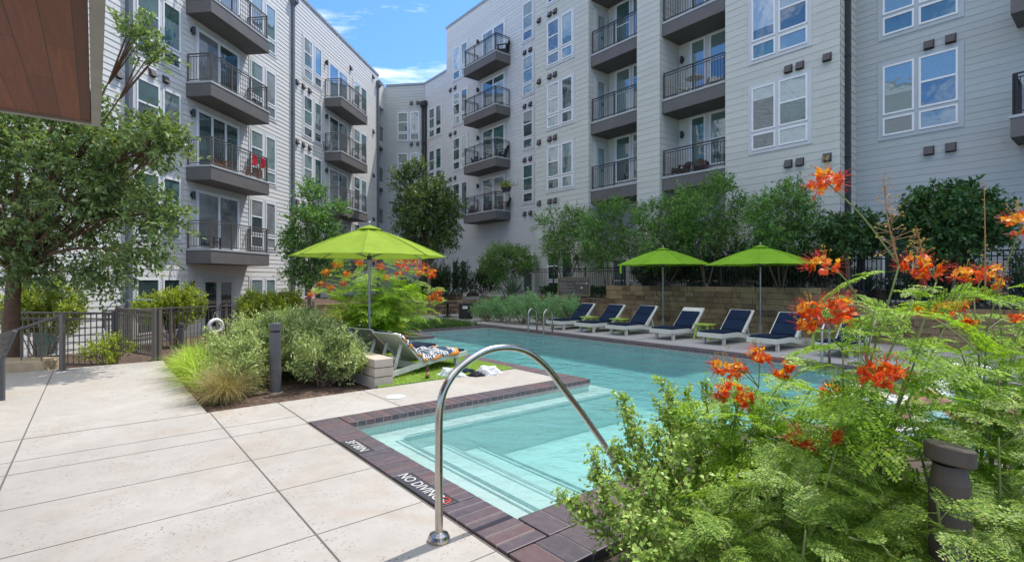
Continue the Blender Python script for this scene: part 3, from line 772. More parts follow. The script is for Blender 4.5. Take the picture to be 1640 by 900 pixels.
def lamp(root, off, F, x, z):
    mb = MB(); F.box(mb, x - 0.06, x + 0.06, 0.012, 0.05, z - 0.07, z + 0.07); c = F.T(x, 0.115, z - 0.16)
    mb.lathe([(0.0, 0), (0.055, 0), (0.065, 0.01), (0.065, 0.27), (0.055, 0.29), (0, 0.29)], 12, c); mb.build('wall_lamp', M['iron'], root, off=off)
def downspout(root, off, F, x, z0, z1, mat='bronze', head=True):
    mb = MB(); F.box(mb, x - 0.075, x + 0.075, 0.015, 0.15, z0, z1)
    if head:
        F.box(mb, x - 0.19, x + 0.19, 0.016, 0.30, z1 + 0.16, z1 + 0.45)
        P = [F.T(x - 0.076, 0.151, z1 - 0.05), F.T(x + 0.076, 0.151, z1 - 0.05), F.T(x + 0.076, 0.016, z1 - 0.05), F.T(x - 0.076, 0.016, z1 - 0.05),
             F.T(x - 0.188, 0.298, z1 + 0.16), F.T(x + 0.188, 0.298, z1 + 0.16), F.T(x + 0.188, 0.017, z1 + 0.16), F.T(x - 0.188, 0.017, z1 + 0.16)]
        mb.hexa(P)
    z = z0 + 1.5
    while z < z1 - 0.5: F.box(mb, x - 0.10, x + 0.10, 0.012, 0.156, z, z + 0.04); z += 3.2
    mb.build('downspout', M[mat], root, off=off)

# ---- left wing
DL = np.array([0.133, 0.991]); DL = DL / np.linalg.norm(DL)
W0 = np.array([-12.55, 19.64])
LA = W0 - DL * 14.0; LB = W0 + DL * 18.93
FL = Fac(LA, LB)
offL = np.array([LA[0], LA[1], -0.6])
left = thing('apartment_building', 'sunlit pale grey clapboard apartment wing on the left with two stacks of brown balconies', 'apartment building', offL)
mb = MB(); FL.siding(mb, 0, FL.L, -1.3, 16.85, 0.205, 0.016); FL.box(mb, -4, FL.L, -12, -0.02, -1.4, 16.8)
FS = Fac(LB - FL.n * 0.3, LB - FL.n * 0.3 + DL * 1.95)
FS.siding(mb, 0, FS.L, 14.95, 16.8, 0.205); FS.box(mb, 0, FS.L, -12, -1.75, -1.3, 16.75); FS.box(mb, 0, FS.L, -1.75, -0.02, 14.95, 16.75)
mb.poly([FL.T(FL.L, 0.016, -1.3), FL.T(FL.L, -1.8, -1.3), FL.T(FL.L, -1.8, 16.85), FL.T(FL.L, 0.016, 16.85)])
mb.build('wall', M['side_left'], left, off=offL)
mb = MB(); FL.box(mb, -4, FL.L + 0.03, -0.4, 0.06, 16.85, 17.0); FS.box(mb, 0.04, FS.L, -0.4, 0.04, 16.8, 16.94); mb.build('parapet', M['parapet'], left, off=offL)
rl = random.Random(3)
FLO = (2.8, 6.0, 9.2, 12.4)
def px(F, u): return F.hit(u)[0]
W1 = [(px(FL, 217), px(FL, 254), True), (px(FL, 259.6), px(FL, 287.7), False)]
W2 = [(px(FL, 400.6), px(FL, 420), True), (px(FL, 424.5), px(FL, 440), False)]
W3 = [(px(FL, 485.4), px(FL, 499), True), (px(FL, 502.8), px(FL, 514), False)]
W4 = [(px(FL, 566), px(FL, 575.6), True), (px(FL, 577.6), px(FL, 586.3), False)]
WL = [(px(FL, 17), px(FL, 39), False), (px(FL, 46), px(FL, 94), False)]
D1 = (px(FL, 314), px(FL, 382)); D2 = (px(FL, 526), px(FL, 556))
for f in FLO:
    for W in (W1, W2, W3, W4): window(left, offL, FL, W, f + 0.30, f + 2.54, 0.55, rnd=rl, mats=[0, 0, 1, 1, 4])
    window(left, offL, FL, WL, f + 0.30, f + 2.54, 0.55, rnd=rl, mats=[0, 0, 1, 2])
    door(left, offL, FL, *D1, f + 0.02, f + 2.36, 3 if f in (6.0,) else 2, rl, [4, 0, 0, 2]); door(left, offL, FL, *D2, f + 0.02, f + 2.36, 2, rl, [0, 4, 2])
    xa = FL.hit(338, 1.07)[0]; balcony(left, offL, FL, xa, xa + 3.68, 1.07, f)
    xb = FL.hit(546.7, 1.07)[0]; balcony(left, offL, FL, xb, xb + 3.72, 1.07, f)
    for u in (243, 264): vent(left, offL, FL, px(FL, u), f - 0.42)
    for u in (475, 485, 495): vent(left, offL, FL, px(FL, u), f - 0.36)
    vent(left, offL, FL, px(FL, 597.5), f - 0.1); vent(left, offL, FL, px(FL, 188), f - 1.0)
    lamp(left, offL, FL, px(FL, 306), f + 2.1); lamp(left, offL, FL, px(FL, 521), f + 2.1)
for u, v in ((561, 112), (597, 126)): x, Y = FL.hit(u); vent(left, offL, FL, x, EYE + (448 - v) / 820 * Y)
window(left, offL, FL, WL, -0.60, 1.72, 0.95, rnd=rl, mats=[0]); window(left, offL, FL, W1, -0.30, 1.64, 0, rnd=rl, mats=[2])
window(left, offL, FL, W2, -0.30, 1.64, 0, rnd=rl, mats=[1]); window(left, offL, FL, W3, -0.3, 1.64, 0, rnd=rl); window(left, offL, FL, W4, -0.3, 1.64, 0, rnd=rl)
door(left, offL, FL, px(FL, 322), px(FL, 374), -0.5, 1.68, 2, rl, [2], 'french'); lamp(left, offL, FL, px(FL, 305), 1.42)
downspout(left, offL, FL, px(FL, 203), -0.8, 17.2, 'spout', False); downspout(left, offL, FL, px(FL, 467), -0.8, 16.0, 'spout'); downspout(left, offL, FL, FL.L - 0.25, -0.8, 15.9, 'spout')
# recessed balconies in the set-back end bay
for f in FLO:
    mb = MB(); FS.box(mb, 0.02, FS.L - 0.02, -1.74, -0.05, f - 0.45, f); bb = mb.build('balcony', M['cap'], left, off=offL)
    r = MB(); railing_mesh(r, [[FS.T(0.05, -0.09, 0)[:2], FS.T(FS.L - 0.05, -0.09, 0)[:2]]], f); r.build('railing', M['iron'], bb, off=offL)
    FSb = Fac(FS.T(0, -1.74, 0)[:2], FS.T(FS.L, -1.74, 0)[:2]); door(left, offL, FSb, 0.55, FS.L - 0.25, f + 0.02, f + 2.3, 1, rl, [2])
    mb = MB(); FS.box(mb, 0.0, FS.L, -1.7, -0.06, f + 2.56, f + 2.74); mb.build('soffit', M['soffit'], left, off=offL)

# ---- corner wing facing the pool at the far end
PC = np.array([-6.8, 39.8]); CA = PC - np.array([0.991, -0.133]) * 3.06
FC = Fac(CA, PC); offC = np.array([CA[0], CA[1], 0.0])
corner = thing('apartment_building', 'slate grey corner wing at the far end between the two long facades', 'apartment building', offC)
mb = MB(); FC.siding(mb, -0.05, FC.L, -1.3, 16.75, 0.22); FC.box(mb, -2, FC.L + 1, -8, -0.02, -1.3, 16.7); mb.build('wall', M['side_slate'], corner, off=offC)
mb = MB(); FC.box(mb, -0.05, FC.L, -0.4, 0.05, 16.75, 16.9); mb.build('parapet', M['parapet'], corner, off=offC)
rc = random.Random(5)
CW = [(px(FC, 637.3), px(FC, 653.5), True), (px(FC, 657.5), px(FC, 671.5), False)]
for f in (12.3, 9.1, 5.9, 2.7):
    window(corner, offC, FC, CW, f + 0.15, f + 2.35, 0.57, 'trim_slate', rnd=rc, mats=[1, 3, 0])
    for u in (659, 669, 677.5): vent(corner, offC, FC, px(FC, u), f + 2.95)
downspout(corner, offC, FC, FC.L - 0.12, 0.5, 14.9, 'iron')

# ---- right wing (deck frame: walls of constant q seen from the pool)
RDIR = -E1
def RF(p0, p1, q): return Fac(pqw(p0, 0)[:2] + E2 * q, pqw(p1, 0)[:2] + E2 * q)
offR = pqw(6.0, 18.2, 0.0)
right = thing('apartment_building', 'long grey clapboard apartment wing on the right with dark railed balconies, in shade', 'apartment building', offR)
FA_ = RF(35.15, 31.97, 19.9); FB = RF(31.97, 20.26, 19.9); FC2 = RF(20.26, 16.5, 18.15); FP = RF(13.72, 12.56, 18.15); F3 = RF(9.75, 5.96, 18.2); F4 = RF(5.96, -7.0, 19.6)
FRA = RF(16.5, 13.72, 19.55); FRB = RF(12.56, 9.75, 19.55)
ret = [Fac(FC2.B, FRA.A), Fac(FP.B, FRB.A), Fac(F3.B, F4.A)]                 # returns facing the viewer's side
TOP = 19.85
w1, w2, w3 = MB(), MB(), MB()
FA_.siding(w1, 0, FA_.L, -1.0, 16.75, 0.22); FB.siding(w1, 0, FB.L, -1.0, TOP, 0.22, 0.009)
FA_.box(w1, 0, FA_.L, -10, -0.02, -1, 16.7); FB.box(w1, 0, FB.L + 30, -12, -1.0, -1, TOP - 0.02); FB.box(w1, 0, FB.L, -1.0, -0.02, -1, TOP - 0.02)
FC2.siding(w2, 0, FC2.L, -1.0, TOP, 0.25, 0.009); FP.siding(w2, 0, FP.L, -1.0, TOP, 0.25, 0.009); F3.siding(w2, 0, F3.L, -1.0, TOP, 0.25, 0.009)
FC2.box(w2, 0, FC2.L - 0.02, -1.8, -0.02, -1, TOP - 0.02); FP.box(w2, 0.0, FP.L - 0.02, -1.45, -0.02, -1, TOP - 0.02); F3.box(w2, 0, F3.L - 0.02, -1.4, -0.02, -1, TOP - 0.02)
for F in ret[:2]: F.siding(w2, 0.0, F.L, -1.0, TOP, 0.25)
ret[2].siding(w2, 0.0, ret[2].L, -1.0, TOP, 0.25)
FRA.siding(w2, 0, FRA.L, -1.0, TOP, 0.25); FRB.siding(w2, 0, FRB.L, -1.0, TOP, 0.25)
F4.siding(w3, 0, F4.L, -1.0, TOP, 0.2, 0.009); F4.box(w3, 0, F4.L, -0.4, -0.02, -1, TOP - 0.02)
w1.build('wall', M['side_mid'], right, off=offR); w2.build('wall', M['side_warm'], right, off=offR); w3.build('wall', M['side_slate'], right, off=offR)
mb = MB()
FA_.box(mb, 0, FA_.L, -0.4, 0.05, 16.75, 16.9)
FB.box(mb, -0.05, FB.L, -0.4, 0.05, TOP, TOP + 0.15)
for F in (FC2, FP, F3, F4): F.box(mb, 0, F.L, -0.4, 0.05, TOP + 0.001, TOP + 0.15)
for F in (FRA, FRB): F.box(mb, 0, F.L, -0.3, 1.4, TOP - 0.5, TOP + 0.148)
mb.build('parapet', M['parapet'], right, off=offR)
rr = random.Random(11)
FR = (5.85, 9.05, 12.25, 15.45)
CB1 = [(px(FB, 726.5), px(FB, 737), True), (px(FB, 739.5), px(FB, 749), False)]
CB2 = [(px(FB, 838.3), px(FB, 854), True)]
C2W = [(px(FC2, 877.7), px(FC2, 896), True), (px(FC2, 900), px(FC2, 917.7), False)]
R3W = [(px(F3, 1204.8), px(F3, 1242.5), False), (px(F3, 1247.6), px(F3, 1294), True)]
R4W = [(px(F4, 1414.4), px(F4, 1464.8), False), (px(F4, 1472), px(F4, 1535), True)]
AW = [(px(FA_, 687.7), px(FA_, 696.4), True), (px(FA_, 698.5), px(FA_, 707.3), False)]
DC = (px(FB, 773), px(FB, 809))
for i, f in enumerate(FR):
    hi = [2, 0, 2, 1] if i < 2 else [2, 1, 2, 2]
    window(right, offR, FB, CB1, f + 0.33, f + 2.55, rnd=rr, mats=[0, 2, 3]); window(right, offR, FB, CB2, f + 0.33, f + 2.55, rnd=rr, mats=[0, 2])
    window(right, offR, FC2, C2W, f + 0.33, f + 2.55, rnd=rr, mats=[1, 3, 2]); window(right, offR, F3, R3W, f + 0.33, f + 2.55, rnd=rr, mats=[3, 1])
    window(right, offR, F4, R4W, f + 0.33, f + 2.55, trim='trim_slate', rnd=rr, mats=[1, 3])
    door(right, offR, FB, *DC, f + 0.02, f + 2.36, 2, rr, [0, 2, 4])
    xa = FB.hit(742.7, 1.15)[0]; balcony(right, offR, FB, xa, xa + 3.45, 1.15, f, 'iron')
    for u in (722, 729.5): vent(right, offR, FB, px(FB, u), f - 0.33)
    for u in (841, 850): vent(right, offR, FB, px(FB, u), f - 0.45)
    for u in (864, 881, 889.5): vent(right, offR, FC2, px(FC2, u), f - 0.35)
    for u in (1263, 1281.5, 1325): vent(right, offR, F3, px(F3, u), f - 0.46)
    for u in (1488, 1523): vent(right, offR, F4, px(F4, u), f - 0.47)
    lamp(right, offR, FB, px(FB, 766.7), f + 2.0)
    x4 = 5.96 - 2.12; balcony(right, offR, F4, x4, x4 + 3.6, 1.2, f, 'iron'); door(right, offR, F4, x4 + 0.8, x4 + 3.0, f + 0.02, f + 2.36, 2, rr, [2, 0])
    # recessed balconies either side of the pier
    for F, G, L0, mats in ((FRA, FC2, FRA.L, [1, 0]), (FRB, FP, FRB.L, [1, 0])):
        mb = MB(); dq = 1.33
        mb.mat(0); F.box(mb, 0.03, L0 - 0.0, 0.02, dq - 0.05, f - 0.57, f - 0.08)
        mb.mat(1); F.box(mb, 0.03, L0, 0.02, dq - 0.06, f - 0.585, f - 0.572)
        mb.mat(2); F.box(mb, 0.02, L0, 0.02, dq - 0.03, f - 0.078, f)
        b = mb.build('balcony', [M['slab'], M['soffit'], M['cap']], right, off=offR)
        r = MB(); railing_mesh(r, [[F.T(0.05, dq - 0.1, 0)[:2], F.T(L0 - 0.03, dq - 0.1, 0)[:2]]], f); r.build('railing', M['iron'], b, off=offR)
        if F is FRB:
            window(right, offR, F, [(px(F, 1107), px(F, 1130), False), (px(F, 1137.5), px(F, 1175), True)], f + 0.42, f + 2.55, 0, rnd=rr, mats=[1, 0])
            lamp(right, offR, F, px(F, 1094), f + 1.95)
        else:
            window(right, offR, F, [(px(F, 987), px(F, 1010), True), (px(F, 1014), px(F, 1034), False)], f + 0.42, f + 2.55, 0, rnd=rr, mats=[1, 0])
            door(right, offR, ret[0], 0.45, 1.25, f + 0.02, f + 2.25, 1, rr, [1], 'french')
for f in (12.25, 9.05, 5.85): window(right, offR, FA_, AW, f + 0.15, f + 2.35, rnd=rr, mats=[0, 2])
# tall ground storey behind the planting
window(right, offR, F3, R3W, 1.3, 3.5, 0.6, rnd=rr, mats=[2, 1]); window(right, offR, F4, R4W, 0.9, 3.1, 0.6, 'trim_slate', rnd=rr, mats=[2, 1])
window(right, offR, FB, [(px(FB, 725), px(FB, 734.5), False), (px(FB, 738.5), px(FB, 748), False)], 0.9, 2.92, 0, rnd=rr, mats=[2])
window(right, offR, FB, CB2, 0.9, 3.1, 0, rnd=rr, mats=[2]); window(right, offR, FC2, C2W, 0.9, 3.0, 0.6, rnd=rr, mats=[2])
window(right, offR, FP, [(0.2, FP.L - 0.2, True)], 0.9, 2.6, 0, rnd=rr, mats=[2])
for F in (FRA, FRB): window(right, offR, F, [(0.35, 1.2, True), (1.28, 2.2, True)], 0.5, 2.6, 0, rnd=rr, mats=[2])
downspout(right, offR, ret[2], 0.42, 0.8, TOP - 1.0, 'iron', False)
downspout(right, offR, FA_, 0.3, 0.6, 14.9, 'iron')

# ================================================================== WALLS, FENCES, STREET FURNITURE
def stone_wall(name, label, p0, p1, q0, q1, z0, z1, axis='p', seed=1, row=0.165):
    r = random.Random(seed); c = pqw((p0 + p1) / 2, (q0 + q1) / 2, z0)
    t = tag(None or bpy.data.objects.new(name, None), label, 'stone wall'); bpy.data.objects.remove(t)
    mb = MB(); z = z0; k = 0; nrow = max(1, round((z1 - z0) / row)); rh = (z1 - z0) / nrow
    lo, hi = (p0, p1) if axis == 'p' else (q0, q1)
    for k in range(nrow):
        a = lo; z = z0 + k * rh
        while a < hi - 0.01:
            L = r.uniform(0.28, 0.95); b = min(a + L, hi)
            if hi - b < 0.2: b = hi
            j = r.uniform(0.0, 0.035)
            if axis == 'p': dbox(mb, a + 0.004, b - 0.004, q0 - j, q1, z + 0.004, z + rh - 0.004)
            else: dbox(mb, p0 - j, p1, a + 0.004, b - 0.004, z + 0.004, z + rh - 0.004)
            a = b
    if axis == 'p': dbox(mb, p0, p1, q0 + 0.03, q1 - 0.02, z0 - 0.3, z1 - 0.02)
    else: dbox(mb, p0 + 0.03, p1 - 0.02, q0, q1, z0 - 0.3, z1 - 0.02)
    o = mb.build(name, M['stone_ret'], rotz=RD, bevel=0.008)
    return tag(o, label, 'stone wall')
stone_wall('retaining_wall', 'tall cut limestone retaining wall behind the shaded loungers', 4.8, 13.0, 15.3, 15.62, 0, 1.38, seed=2)
stone_wall('retaining_wall', 'low limestone wall with a dark clipped hedge on top, by the bronze stair rail', 13.0, 17.4, 15.3, 15.62, 0, 0.88, seed=3)
stone_wall('retaining_wall', 'lower limestone wall at the far right behind the flowering shrubs', -8, 4.8, 15.3, 15.62, 0, 0.94, seed=4)
stone_wall('retaining_wall', 'low stone wall with the grill on it, behind the dining tables', 20.3, 20.62, 6.0, 15.4, 0, 0.64, 'q', 5, 0.16)

def picket_fence(label, pts, zb, zt, mat='iron', pick=0.11, mesh_rows=0, post=0.07, gap=0.08, caps=False):
    """pts: plan polyline (world); posts and one panel of rails and pickets per bay"""
    t = thing('metal_fence', label, 'fence', (pts[0][0], pts[0][1], zb)); off = (pts[0][0], pts[0][1], zb)
    seen = []
    for (a, b) in zip(pts[:-1], pts[1:]):
        a = np.array(a); b = np.array(b); L = np.linalg.norm(b - a); nbay = max(1, round(L / 2.1))
        for i in range(nbay):
            A = a + (b - a) * i / nbay; B = a + (b - a) * (i + 1) / nbay
            pn = MB(); P = lambda u, z: (*(A + (B - A) * u), z)
            pn.bar(P(0.02, zt), P(0.98, zt), 0.05 if not caps else 0.09, 0.04); pn.bar(P(0.02, zt - 0.12), P(0.98, zt - 0.12), 0.03, 0.03); pn.bar(P(0.02, zb + gap), P(0.98, zb + gap), 0.035, 0.035)
            k = max(2, round(L / nbay / pick))
            for m in range(1, k): pn.bar(P(m / k, zb + gap), P(m / k, zt), 0.016, 0.016, (1, 0, 0))
            for m in range(1, mesh_rows + 1):
                zz = zb + gap + (zt - zb - gap) * m / (mesh_rows + 1); pn.bar(P(0.02, zz), P(0.98, zz), 0.014, 0.014)
            pn.build('panel', M[mat], t, off=off)
            for Q in (A, B):
                if not any(np.linalg.norm(Q - s_) < 0.05 for s_ in seen):
                    seen.append(Q); pm = MB(); pm.box(Q[0] - post / 2, Q[0] + post / 2, Q[1] - post / 2, Q[1] + post / 2, zb - 0.15, zt + 0.05); pm.build('post', M[mat], t, off=off)
    return t
P2 = lambda p, q: tuple(pqw(p, q)[:2])
picket_fence('black iron picket fence along the top of the tall limestone wall', [P2(12.95, 16.35), P2(4.9, 16.35)], 1.28, 2.28, pick=0.105)
picket_fence('black iron picket fence behind the pool rules sign and dark hedge', [P2(19.0, 16.35), P2(13.1, 16.35)], 0.75, 2.08, pick=0.105)
picket_fence('dark iron fence in front of the slate wall at the far right', [P2(4.8, 16.35), P2(-3.5, 16.35)], 0.86, 2.28, pick=0.105)
picket_fence('bronze welded mesh fence beside the limestone ledge and leaning tree', [(-12.6, 11.6), (-11.0, 11.25), (-8.55, 11.0)], -0.30, 0.88, 'bronze', 0.135, 6)
picket_fence('bronze picket gate section at the end of the deck', [(-8.45, 10.98), (-7.1, 10.16)], 0.02, 0.98, 'bronze', 0.095)
picket_fence('long bronze fence with a light wooden cap rail, carrying the life ring', [(-11.3, 14.2), (-9.43, 16.9), (-7.6, 19.6)], -0.62, 0.74, 'bronze', 0.11, 0, caps=True)
# ramp hand rail with its end post
b0 = gnd(99.7, 593)
t = thing('ramp_handrail', 'sloping bronze ramp handrail ending in a square post at the deck edge', 'handrail', b0)
m = MB(); m.box(-0.033, 0.033, -0.033, 0.033, 0, 1.0); m.box(-0.06, 0.06, -0.06, 0.06, 0, 0.012); m.build('post', M['bronze'], t, bevel=0.004)
m = MB(); m.bar((-0.03, 0, 0.97), (-1.55, 0.15, 0.50), 0.06, 0.045); m.build('rail', M['rail_bronze'], t, bevel=0.004)
m = MB()
for q in (0.4, 0.8, 1.2): m.bar((-1.55 * q / 1.55, 0.15 * q / 1.55, 0.97 - 0.47 * q / 1.55), (-1.55 * q / 1.55, 0.15 * q / 1.55, 0.12), 0.016, 0.016, (1, 0, 0))
m.build('baluster', M['bronze'], t)
b1 = gnd(254, 576)
m = MB(); m.box(-0.04, 0.04, -0.04, 0.04, 0, 1.02); m.box(-0.045, 0.045, -0.045, 0.045, 1.02, 1.035)
tag(m.build('gate_post', M['bronze'], loc=tuple(b1)), 'square bronze gate post standing where grass meets the deck', 'post')
# limestone ledge at the left deck edge
m = MB(); m.hexa([(-2.3, -0.25, -0.2), (0.0, -0.2, -0.2), (0.02, 0.30, -0.2), (-2.3, 0.3, -0.2), (-2.3, -0.23, 0.17), (-0.05, -0.17, 0.165), (-0.02, 0.28, 0.17), (-2.3, 0.28, 0.18)])
o = m.build('limestone_ledge', paint('rough limestone', (0.45, 0.33, 0.20), 0.85, 0.25, 5, bmp=0.9), loc=tuple(gnd(86, 590)), rotz=0.08, bevel=0.03)
tag(o, 'rough tan limestone ledge at the left edge of the deck', 'stone ledge')
# concrete block seat wall: three courses
c = pqw(7.2, 3.385)
t = thing('block_wall', 'short tan concrete block wall of three courses beside the loungers', 'low wall', c, RD)
for i in range(3):
    m = MB(); z0 = i * 0.138
    m.box(-1.25, 0.0, -0.15, 0.15, z0 + (0.006 if i else -0.1), z0 + 0.132); m.build('course', M['block'], t, bevel=0.008)
m = MB(); m.box(-1.24, -0.01, -0.14, 0.14, -0.1, 0.40); m.build('mortar_core', M['joint_dark'], t)

# life ring on the long fence
fd = unit(np.array([1.87, 2.7])); fnrm = np.array([fd[1], -fd[0]])
k_ = (343 - 820) / 820; A_ = np.array([-9.43, 16.9]); Yr = np.dot(A_, fnrm) / np.dot([k_, 1], fnrm); pr = np.array([k_ * Yr, Yr]) + fnrm * 0.10
t = thing('life_ring', 'white life ring hanging on the long bronze fence', 'life ring', (pr[0], pr[1], EYE - 74 / 820 * Yr), math.atan2(fd[1], fd[0]))
m = MB(); m.tube([(0.20 * math.cos(a), 0, 0.20 * math.sin(a)) for a in np.linspace(0, 2 * math.pi, 33)], 0.062, 12, False); m.build('ring', M['ring'], t, smooth=True)
m = MB(); m.tube([(-0.10, -0.02, 0.20), (0.0, 0.05, 0.46), (0.10, -0.02, 0.20)], 0.009, 6)
for a in (0.8, 2.4, 3.9, 5.5): m.tube([(0.14 * math.cos(a), 0.0, 0.14 * math.sin(a)), (0.2 * math.cos(a), -0.068, 0.2 * math.sin(a)), (0.265 * math.cos(a), 0.0, 0.265 * math.sin(a))], 0.012, 6)
m.build('rope', M['lounge'], t)
m = MB(); m.tube([(-0.4, 0, 0), (-0.38, 0, 0.35), (-0.2, 0, 0.55), (0.2, 0.06, 0.62), (0.6, 0.1, 0.6)], 0.012, 8)
m.tube([(-0.4, 0, 0), (-0.34, -0.02, -0.35), (-0.2, -0.03, -0.45)], 0.012, 8)
tag(m.build('pool_hose', M['blue'], loc=tuple(at(195, 525, 11.2)), smooth=True), 'pale blue hose looped over the picket gate section', 'hose')

def bollard(label, loc, h, r):
    t = thing('bollard_light', label, 'bollard', loc, 0)
    m = MB(); m.lathe([(r * 1.12, 0.0), (r * 1.12, 0.02), (r, 0.021), (r, h - 0.13)], 28); m.build('body', M['bollard'], t, smooth=False)
    m = MB(); m.lathe([(r * 0.8, h - 0.13), (r * 0.8, h - 0.10)], 28); m.build('lens', M['lens'], t)
    m = MB(); m.lathe([(r * 1.02, h - 0.10), (r * 1.02, h - 0.01), (r * 0.97, h)], 28); m.build('cap', M['bollard'], t)
    m = MB(); m.lathe([(r * 1.3, -0.06), (r * 1.3, 0.006)], 24); m.build('footing', M['block'], t)
bollard('tall graphite bollard light in the mulch in front of the silvery shrubs', gnd(441, 628, -0.03), 1.0, 0.078)
bollard('graphite bollard light half hidden by grass below the life ring', (-9.95, 15.4, -0.62), 0.92, 0.078)
cb = at(1521, 720, 1.95); cb[2] = 0
t = thing('bollard_light', 'bronze bollard light with a tilted round cap, among the foreground flowers', 'bollard', cb)
m = MB(); m.lathe([(0.064, -0.05), (0.064, 0.83)], 40); m.lathe([(0.062, 0.83), (0.052, 0.90)], 40); m.build('body', M['bollard_br'], t, smooth=False)
m = MB(); tl = lambda x, y: -0.16 * x
m.lathe([(0.0, 0.905), (0.073, 0.905), (0.079, 0.911), (0.079, 0.966), (0.074, 0.971), (0.0, 0.971)], 48, tilt=tl); m.build('cap', M['bollard_br'], t)

# near stainless grab rail
def smooth_path(pts, n=6):
    P = [np.array(p, float) for p in pts]; P = [2 * P[0] - P[1]] + P + [2 * P[-1] - P[-2]]; out = []
    for i in range(1, len(P) - 2):
        for s_ in range(n):
            t_ = s_ / n; a, b, c, d_ = P[i - 1], P[i], P[i + 1], P[i + 2]
            out.append(0.5 * (2 * b + (c - a) * t_ + (2 * a - 5 * b + 4 * c - d_) * t_ ** 2 + (3 * b - a - 3 * c + d_) * t_ ** 3))
    out.append(P[-2]); return out
A0 = gnd(703, 865)
t = thing('grab_rail', 'arched stainless steel grab rail rising from the near deck into the pool', 'pool rail', A0, math.atan2(E2[1], E2[0]))
prof = [(0, 0), (0, 0.3), (0, 0.6), (0.004, 0.78), (0.03, 0.90), (0.085, 0.985), (0.17, 1.055), (0.32, 1.122), (0.47, 1.142), (0.62, 1.125), (0.76, 1.07), (0.92, 0.95), (1.06, 0.80), (1.25, 0.60), (1.40, 0.43), (1.54, 0.27), (1.66, 0.10), (1.76, -0.12), (1.80, -0.5)]
m = MB(); m.tube(smooth_path([(x, 0, z) for x, z in prof]), 0.0245, 20); m.build('rail', M['steel'], t, smooth=True)
m = MB(); m.lathe([(0.068, 0.0), (0.068, 0.022), (0.058, 0.040), (0.034, 0.052), (0.0255, 0.056)], 28); m.build('flange', M['steel'], t, smooth=False, bevel=0.003)
def ladder(label, p0, p1, q, h):
    c = pqw((p0 + p1) / 2, q)
    t = thing('pool_ladder', label, 'pool ladder', c, math.atan2(E2[1], E2[0]))
    for s_ in (-1, 1):
        y = s_ * abs(p1 - p0) / 2
        pts = [(-0.16, y, -0.55), (-0.16, y, 0.0), (-0.16, y, h - 0.18)] + [(0.02 - 0.18 * math.cos(a), y, h - 0.18 + 0.18 * math.sin(a)) for a in np.linspace(0.2, math.pi - 0.2, 9)] + [(0.20, y, h - 0.18), (0.20, y, 0.0)]
        m = MB(); m.tube(pts, 0.024, 12); m.build('rail', M['steel'], t, smooth=True)
    for z in (-0.25, -0.5):
        m = MB(); m.box(-0.20, -0.12, -abs(p1 - p0) / 2, abs(p1 - p0) / 2, z, z + 0.03); m.build('tread', M['plaster'], t)
ladder('pair of hooped steel ladder rails at the far pool edge by the grey green shrubs', 11.3, 12.0, 10.6, 0.70)
ladder('pair of hooped steel ladder rails in front of the lounger behind the red flowers', 3.12, 3.72, 10.6, 0.78)

